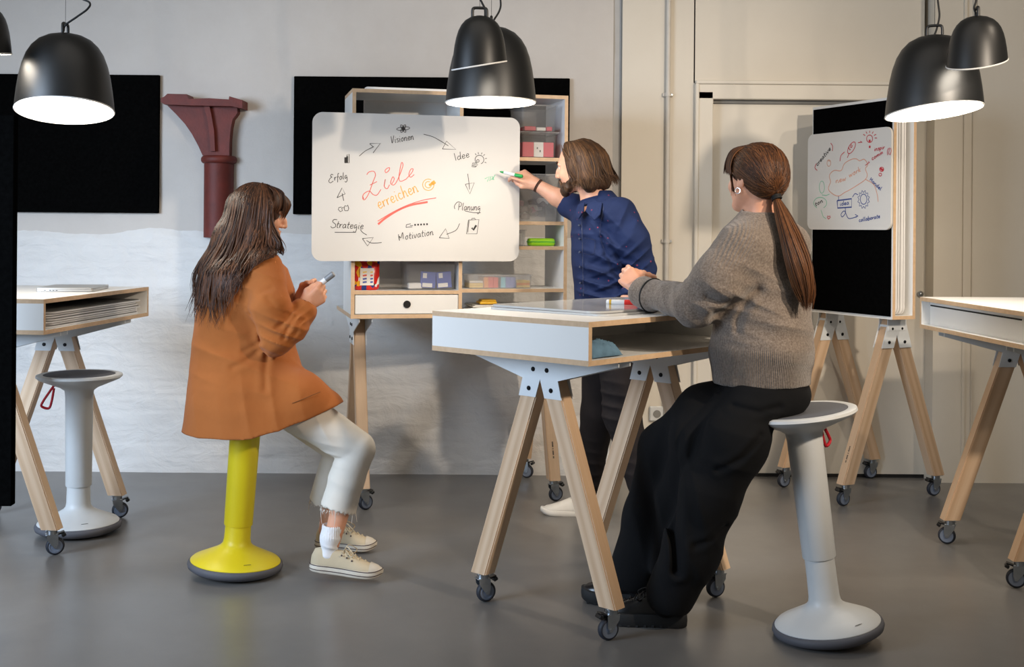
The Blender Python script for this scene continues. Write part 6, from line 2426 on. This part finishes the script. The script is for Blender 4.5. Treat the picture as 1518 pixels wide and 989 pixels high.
bodyB = HPb + [U(cap(b0, b1, 0.046, 0.052), 0.03), U(chain([b1, chB, peB], [0.06, 0.11, 0.12], 0.05), 0.04),
               U(cap(b1, shLb, 0.04, 0.045), 0.03), U(cap(b1, shRb, 0.04, 0.045), 0.03),
               U(chain([shLb, elLb, wrLb], [0.044, 0.038, 0.026]), 0.02), U(chain([shRb, elRb, wrRb], [0.044, 0.038, 0.026]), 0.02),
               U(chain([hL0, kLb, aLb], [0.08, 0.055, 0.036]), 0.03), U(chain([hR0, kRb, aRb], [0.08, 0.055, 0.036]), 0.03),
               U(cap(wrLb, wrLb + nrm(hdL_) * 0.02, 0.025, 0.02), 0.012), U(cap(wrRb, wrRb + nrm(hdR_) * 0.02, 0.025, 0.02), 0.012)] + HLb + HRb
lo, hi = bounds([hcB + 0.13, hcB - 0.13, aLb, aRb, wrLb - 0.14, wrRb + 0.05, shRb, peB, shLb], 0.12)
sdf_obj('body', bodyB, 0.0047, 'skin_c', wb_, lo, hi)
face_bits(wb_, HXb, hfB)
eyebrow(wb_, HXb, 'hair_c')

# sweater
rows = []
for py, x0, x1, rs in ((308, 1102, 1154, 0.075), (322, 1092, 1160, 0.115), (338, 1080, 1168, 0.165), (358, 1070, 1178, 0.195), (400, 1066, 1188, 0.20), (450, 1062, 1198, 0.195), (500, 1058, 1202, 0.19), (540, 1056, 1202, 0.185), (572, 1058, 1200, 0.18)):
    c = at((x0 + x1) / 2, py, YB)
    rows.append((c.z, c.x, c.y, (x1 - x0) / 2 / 426 * 1.0, rs * 0.86))
KN = [U(loftz(rows, (FB[0], FB[1]), 2.2)),
      U(chain([shLb + np.array((0.02, 0.03, -0.01)), A3(at(1068, 412, 4.10)), elLb], [0.090, 0.088, 0.078], 0.03), 0.05),
      U(chain([elLb, A3(at(998, 443, 4.28)), A3(at(964, 434, 4.385))], [0.075, 0.057, 0.050], 0.02), 0.02),
      U(chain([A3(at(966, 438, 4.378)), A3(at(954, 433, 4.408))], [0.058, 0.056]), 0.004),
      U(chain([shRb, elRb], [0.09, 0.075], 0.03), 0.04), U(chain([elRb, A3(at(985, 435, 4.56))], [0.07, 0.05], 0.02), 0.02),
      ('s', 0.006, cap(A3(at(954, 433, 4.408)), wrLb + nrm(hdL_) * 0.05, 0.041)),
      ('s', 0.006, cap(A3(at(985, 435, 4.56)) + nrm(wrRb - elRb) * 0.02, wrRb + nrm(hdR_) * 0.06, 0.036)),
      ('s', 0.006, half((0, 0, 1), (0, 0, at(1130, 569, YB).z))),
      ('s', 0.012, cap(b1 + np.array((0.0, 0, 0.005)), b1 + (b0 - b1) * 1.2, 0.056, 0.062))]


def kfold(P, d):
    d = d + fold(P, at(1128, 445, 4.0), (0.5, 0, 0.85), 62, 0.012, 0.13, 0.5)
    d = d + fold(P, at(1060, 462, 4.0), (0.6, 0.1, 0.75), 90, 0.010, 0.09, 0.2)
    d = d + fold(P, at(1090, 490, 4.0), (0.25, 0, 0.95), 60, 0.010, 0.12, 1.2)
    d = d + fold(P, at(1005, 440, 4.2), (0.9, -0.3, 0.2), 120, 0.005, 0.08, 0.2)
    d = d + fold(P, at(1170, 470, 4.1), (0.3, 0, 0.95), 55, 0.010, 0.15, 0.9)
    for pts, a_, w_ in (([(1126, 430), (1108, 443), (1086, 456), (1062, 470)], 0.010, 0.014), ([(1112, 448), (1100, 470), (1098, 492)], 0.008, 0.010),
                        ([(1130, 458), (1150, 468), (1172, 472)], 0.004, 0.016), ([(1050, 440), (1066, 448), (1086, 446)], 0.007, 0.010)):
        d = d + crease(P, pts, 4.04, a_, w_)
    d = d - 0.010 * np.exp(-((P[:, 2] - at(1130, 520, YB).z) / 0.045) ** 2)
    return d + 0.0035 * tri_noise(P, 16, 14) + 0.0012 * tri_noise(P, 90, 5)


z_h0, z_h1 = at(1130, 570, YB).z, at(1130, 516, YB).z
ctr = A3(at(1130, 450, YB))


def kattr(V):
    a = np.arctan2(V[:, 1] - ctr[1], V[:, 0] - ctr[0])
    z = V[:, 2]
    hem = 1 / (1 + np.exp((z - z_h1) / 0.006))
    # shoulder ribs run along the raglan line
    q = V - shLb
    sh_m = np.exp(-(q * q).sum(1) / 0.085 ** 2)
    side = np.exp(-((V - A3(at(1068, 485, 4.05))) ** 2).sum(1) / 0.07 ** 2)
    arm_dir = nrm(elLb - shLb)
    acr = nrm(np.cross(arm_dir, (0.15, -1, 0)))
    phase = np.where(hem > sh_m, a * 190 / 1.0 * 0.9, (V @ acr) * 560)
    near = np.linalg.norm(V - A3(at(959, 435, 4.39)), axis=1)
    cuff = np.exp(-(near / 0.06) ** 4)
    return {'phase': phase, 'rib': np.clip(hem + sh_m, 0, 1) * (1 - cuff)}


lo, hi = bounds([at(945, 300, 4.3), at(1215, 575, 3.98), shRb, elRb], 0.05)
kn = sdf_obj('sweater', KN, 0.0052, 'knit', wb_, lo, hi, kfold, kattr)
# dark stitched line of the folded cuff
cdir = nrm(A3(at(954, 433, 4.408)) - elLb)
cc_ = A3(at(968, 438.5, 4.373))
x_ = nrm(np.cross(cdir, (0, 0, 1)))
y_ = np.cross(cdir, x_)
MB().tube([Vector(cc_ + (x_ * math.cos(a) + y_ * math.sin(a)) * 0.0605) - off for a in [2 * PI * k / 30 for k in range(31)]], 0.0042, 6, cap=False).build('cuff_line', 'hair_tie', kn, 60)

# wide black trousers
T = [U(ell(peB + np.array((0.015, 0, -0.02)), (0.135, 0.150, 0.105), (FB, LB, (0, 0, 1)))),
     U(ell(A3(at(1156, 586, 4.2)), (0.095, 0.11, 0.06)), 0.04),
     U(chain([hL0, A3(at(1092, 655, 4.12)), kLb, A3(at(1025, 820, 4.21)), aLb + np.array((0.005, 0, 0.02))], [0.085, 0.104, 0.098, 0.094, 0.088], 0.04), 0.05),
     U(chain([hR0, A3(at(1045, 612, 4.32)), kRb, A3(at(962, 770, 4.47)), aRb + np.array((0.005, 0, 0.045))], [0.095, 0.096, 0.088, 0.092, 0.096], 0.04), 0.045),
     U(chain([hL0 * 0.5 + hR0 * 0.5, A3(at(1030, 650, 4.26)), A3(at(1005, 740, 4.32)), A3(at(985, 845, 4.38))], [0.085, 0.08, 0.07, 0.05], 0.04), 0.04),
     ('s', 0.01, half((0, 0, -1), (0, 0, at(1130, 562, YB).z)))]
for a_, k_ in ((aLb, kLb), (aRb, kRb)):
    dd_ = np.array((0, 0, -1.0))
    T.append(('s', 0.004, cap(a_ + dd_ * 0.135, a_ + dd_ * 0.3, 0.13 if a_ is aRb else 0.11)))


def btf(P, d):
    d = d + fold(P, at(1085, 690, 4.0), (0.35, 0, 0.9), 55, 0.005, 0.14, 0.3)
    d = d + fold(P, at(1003, 740, 4.2), (1, 0, 0.1), 50, 0.010, 0.2, 1.57)
    d = d + fold(P, at(1150, 610, 4.0), (0.3, 0, 0.9), 70, 0.004, 0.12, 0.4)
    d = d + fold(P, at(960, 800, 4.3), (1, 0.2, 0.1), 55, 0.0045, 0.2, 0.2)
    d = d + fold(P, at(1040, 830, 4.1), (1, 0, 0.4), 60, 0.0045, 0.15, 0.9)
    for pts, a_, w_ in (([(1052, 592), (1012, 640), (1000, 690), (1001, 760), (1004, 850)], 0.022, 0.014), ([(1120, 640), (1090, 672), (1060, 690)], 0.008, 0.010),
                        ([(1085, 600), (1120, 606), (1150, 600)], 0.006, 0.010), ([(1075, 780), (1050, 800), (1030, 808)], 0.007, 0.010)):
        d = d + crease(P, pts, 4.12, a_, w_)
    return d + 0.002 * tri_noise(P, 24, 16)


lo, hi = bounds([peB + 0.2, peB - 0.2, aLb, aRb], 0.13)
sdf_obj('trousers', T, 0.006, 'trousers_black', wb_, lo, hi, btf)
shoe(wb_, (A3(at(1018, 925, 4.29))[0], 4.29, 0.0), math.radians(170), 0, 0.29, 'boot', 0.046)
shoe(wb_, (A3(at(976, 895, 4.52))[0], 4.52, 0.0), math.radians(166), 0, 0.29, 'boot', 0.046)
for an, hl in ((aLb, A3(at(1018, 925, 4.29))), (aRb, A3(at(976, 895, 4.52)))):
    c0 = np.array((hl[0] - 0.075, hl[1] if an is aRb else 4.29, 0.06))
    S = [U(chain([an * 0.4 + c0 * 0.6 + np.array((0, 0, 0.06)), c0 + np.array((0, 0, 0.02))], [0.046, 0.048]))]
    sdf_obj('sock', S, 0.005, 'trousers_black', wb_, *bounds([an, c0], 0.07))

# hair drawn back to a ponytail
axb = (hfB, hlB, huB)
mass = [U(ell(HXb(-0.020, 0, 0.026), (0.104, 0.084, 0.091), axb)),
        U(ell(HXb(-0.070, 0, -0.020), (0.045, 0.058, 0.055), axb), 0.04),
        U(chain([HXb(0.055, -0.05, 0.075), HXb(0.086, -0.02, 0.058), HXb(0.086, 0.02, 0.058), HXb(0.055, 0.05, 0.075)], [0.018] * 4, 0.02), 0.02),
        ('s', 0.010, ell(HXb(0.095, 0, -0.055), (0.095, 0.09, 0.088), axb)),
        ('s', 0.008, ell(HXb(-0.004, 0.085, -0.030), (0.026, 0.03, 0.042), axb)),
        ('s', 0.008, ell(HXb(-0.004, -0.085, -0.030), (0.026, 0.03, 0.042), axb)),
        ('s', 0.012, ell(HXb(0.005, 0, -0.105), (0.075, 0.08, 0.075), axb))]
tie = HXb(-0.108, 0.012, -0.046)
paths = []
for k in range(900):
    al = random.uniform(-1, 1)
    az = random.uniform(0, PI) if k % 3 else random.uniform(0, PI * 0.55)
    # hairline points around forehead, temple, nape -> tie
    ph = random.uniform(-PI * 0.85, PI * 0.85)
    st_ = np.array((0.060 * math.cos(ph * 0.5), 0.082 * math.sin(ph), 0.108 * math.cos(ph * 0.92)))
    st_ = np.array((0.055 if abs(ph) < 1.2 else 0.055 - 0.055 * (abs(ph) - 1.2), 0.080 * math.sin(ph), 0.020 + 0.088 * math.cos(ph)))
    if k % 5 < 2:
        dr_ = RNG.normal(size=3)
        dr_ /= np.linalg.norm(dr_)
        dr_[2] = abs(dr_[2])
        st_ = np.array((-0.02, 0, 0.026)) + dr_ * np.array((0.1, 0.082, 0.09))
        ph = math.atan2(dr_[1], dr_[2])
    en = np.array((-0.105, 0.012, -0.044))
    cen_ = np.array((-0.02, 0, 0.026))
    rad_ = np.array((0.106, 0.086, 0.093))
    pts = []
    j1 = random.uniform(-0.012, 0.012)
    for t in np.linspace(0, 1, 8):
        q = (1 - t) * st_ + t * en
        q = q + np.array((0, 0.02 * math.sin(ph) * math.sin(t * PI) + j1 * math.sin(t * PI), 0.03 * math.sin(t * PI) * max(0, math.cos(ph))))
        v_ = (q - cen_) / rad_
        nv = np.linalg.norm(v_)
        tgt = cen_ + v_ / nv * rad_ * 1.005
        mixf = min(1, (1 - t) * 4)
        pts.append(HXb(*(tgt * mixf + q * (1 - mixf))))
    paths.append((pts, random.uniform(0.0012, 0.0028)))
for k in range(110):      # fringe
    y = random.uniform(-0.058, 0.066)
    paths.append(([HXb(-0.005, y * 0.5, 0.112), HXb(0.058, y * 0.85, 0.096), HXb(0.095 - 3.5 * y * y, y, 0.055), HXb(0.106 - 5 * y * y, y * 1.1, random.uniform(0.008, 0.022))], random.uniform(0.002, 0.004)))
for k in range(14):       # loose strands by the ear
    y = random.uniform(0.066, 0.075)
    paths.append(([HXb(0.04, y * 0.9, 0.07), HXb(0.045, y + 0.004, 0.02), HXb(0.036, y + 0.004, -0.03), HXb(0.03 + random.uniform(-0.01, 0.01), y, -0.05 - 0.02 * random.random())], 0.0015))
for k in range(130):      # side sweep between fringe and temples
    sg = random.choice((-1, 1))
    u_ = random.random()
    paths.append(([HXb(-0.015 + 0.02 * u_, sg * 0.02, 0.113), HXb(0.030 + 0.022 * u_, sg * 0.062, 0.088), HXb(0.040 + 0.034 * u_, sg * (0.080 - 0.012 * u_), 0.045), HXb(0.034 + 0.034 * u_, sg * (0.082 - 0.010 * u_), 0.004 + 0.01 * random.random())], random.uniform(0.0014, 0.003)))
PT_ = np.array([(1151, 294, 4.125), (1160, 318, 4.10), (1172, 350, 4.06), (1185, 392, 4.035), (1193, 430, 4.03), (1196, 456, 4.03)], float)
WD = [5, 12, 17, 19, 16, 7]
for k in range(480):
    a, r_ = random.uniform(0, 2 * PI), math.sqrt(random.random())
    out = []
    nn = 6 if k % 3 else 5
    ph = random.uniform(0, 6.28)
    for j in range(nn):
        px, py, Y = PT_[j]
        w_ = WD[j] * r_
        out.append(A3(at(px + w_ * math.cos(a) + 0.35 * j * math.sin(1.7 * a + j * 1.6) * 1.6, py + (random.uniform(-10, 6) if j == nn - 1 else 0), Y + w_ * math.sin(a) / 430 * 0.7)))
    paths.append((out, random.uniform(0.0013, 0.003)))
lo, hi = bounds([hcB], 0.2)
hb = hair_obj(wb_, 'hair_c', mass, 0.0055, lo, hi, paths, lambda P, d: d + 0.0012 * np.sin(P[:, 2] * 260 + 90 * P[:, 0]), lift=0.003)
tq = A3(at(1151, 293, 4.125))
td = nrm(A3(at(1160, 318, 4.10)) - tq)
x_ = nrm(np.cross(td, (0.3, 1, 0)))
y_ = np.cross(td, x_)
for o_ in (-0.005, 0.0, 0.005):
    MB().tube([Vector(tq + td * o_ + (x_ * math.cos(a) + y_ * math.sin(a)) * 0.0155) - off for a in [2 * PI * k / 18 for k in range(19)]], 0.0035, 6, cap=False).build('hair_tie', 'hair_tie', hb, 60)
ec = HXb(0.0, 0.083, -0.048)
MB().tube([Vector(ec + hfB * 0.0095 * math.cos(a) + huB * 0.0095 * math.sin(a) + hlB * 0.003 * math.cos(a)) - off for a in [2 * PI * k / 24 for k in range(25)]], 0.0018, 6, cap=False).build('hoop_earring', 'silver', wb_, 60)
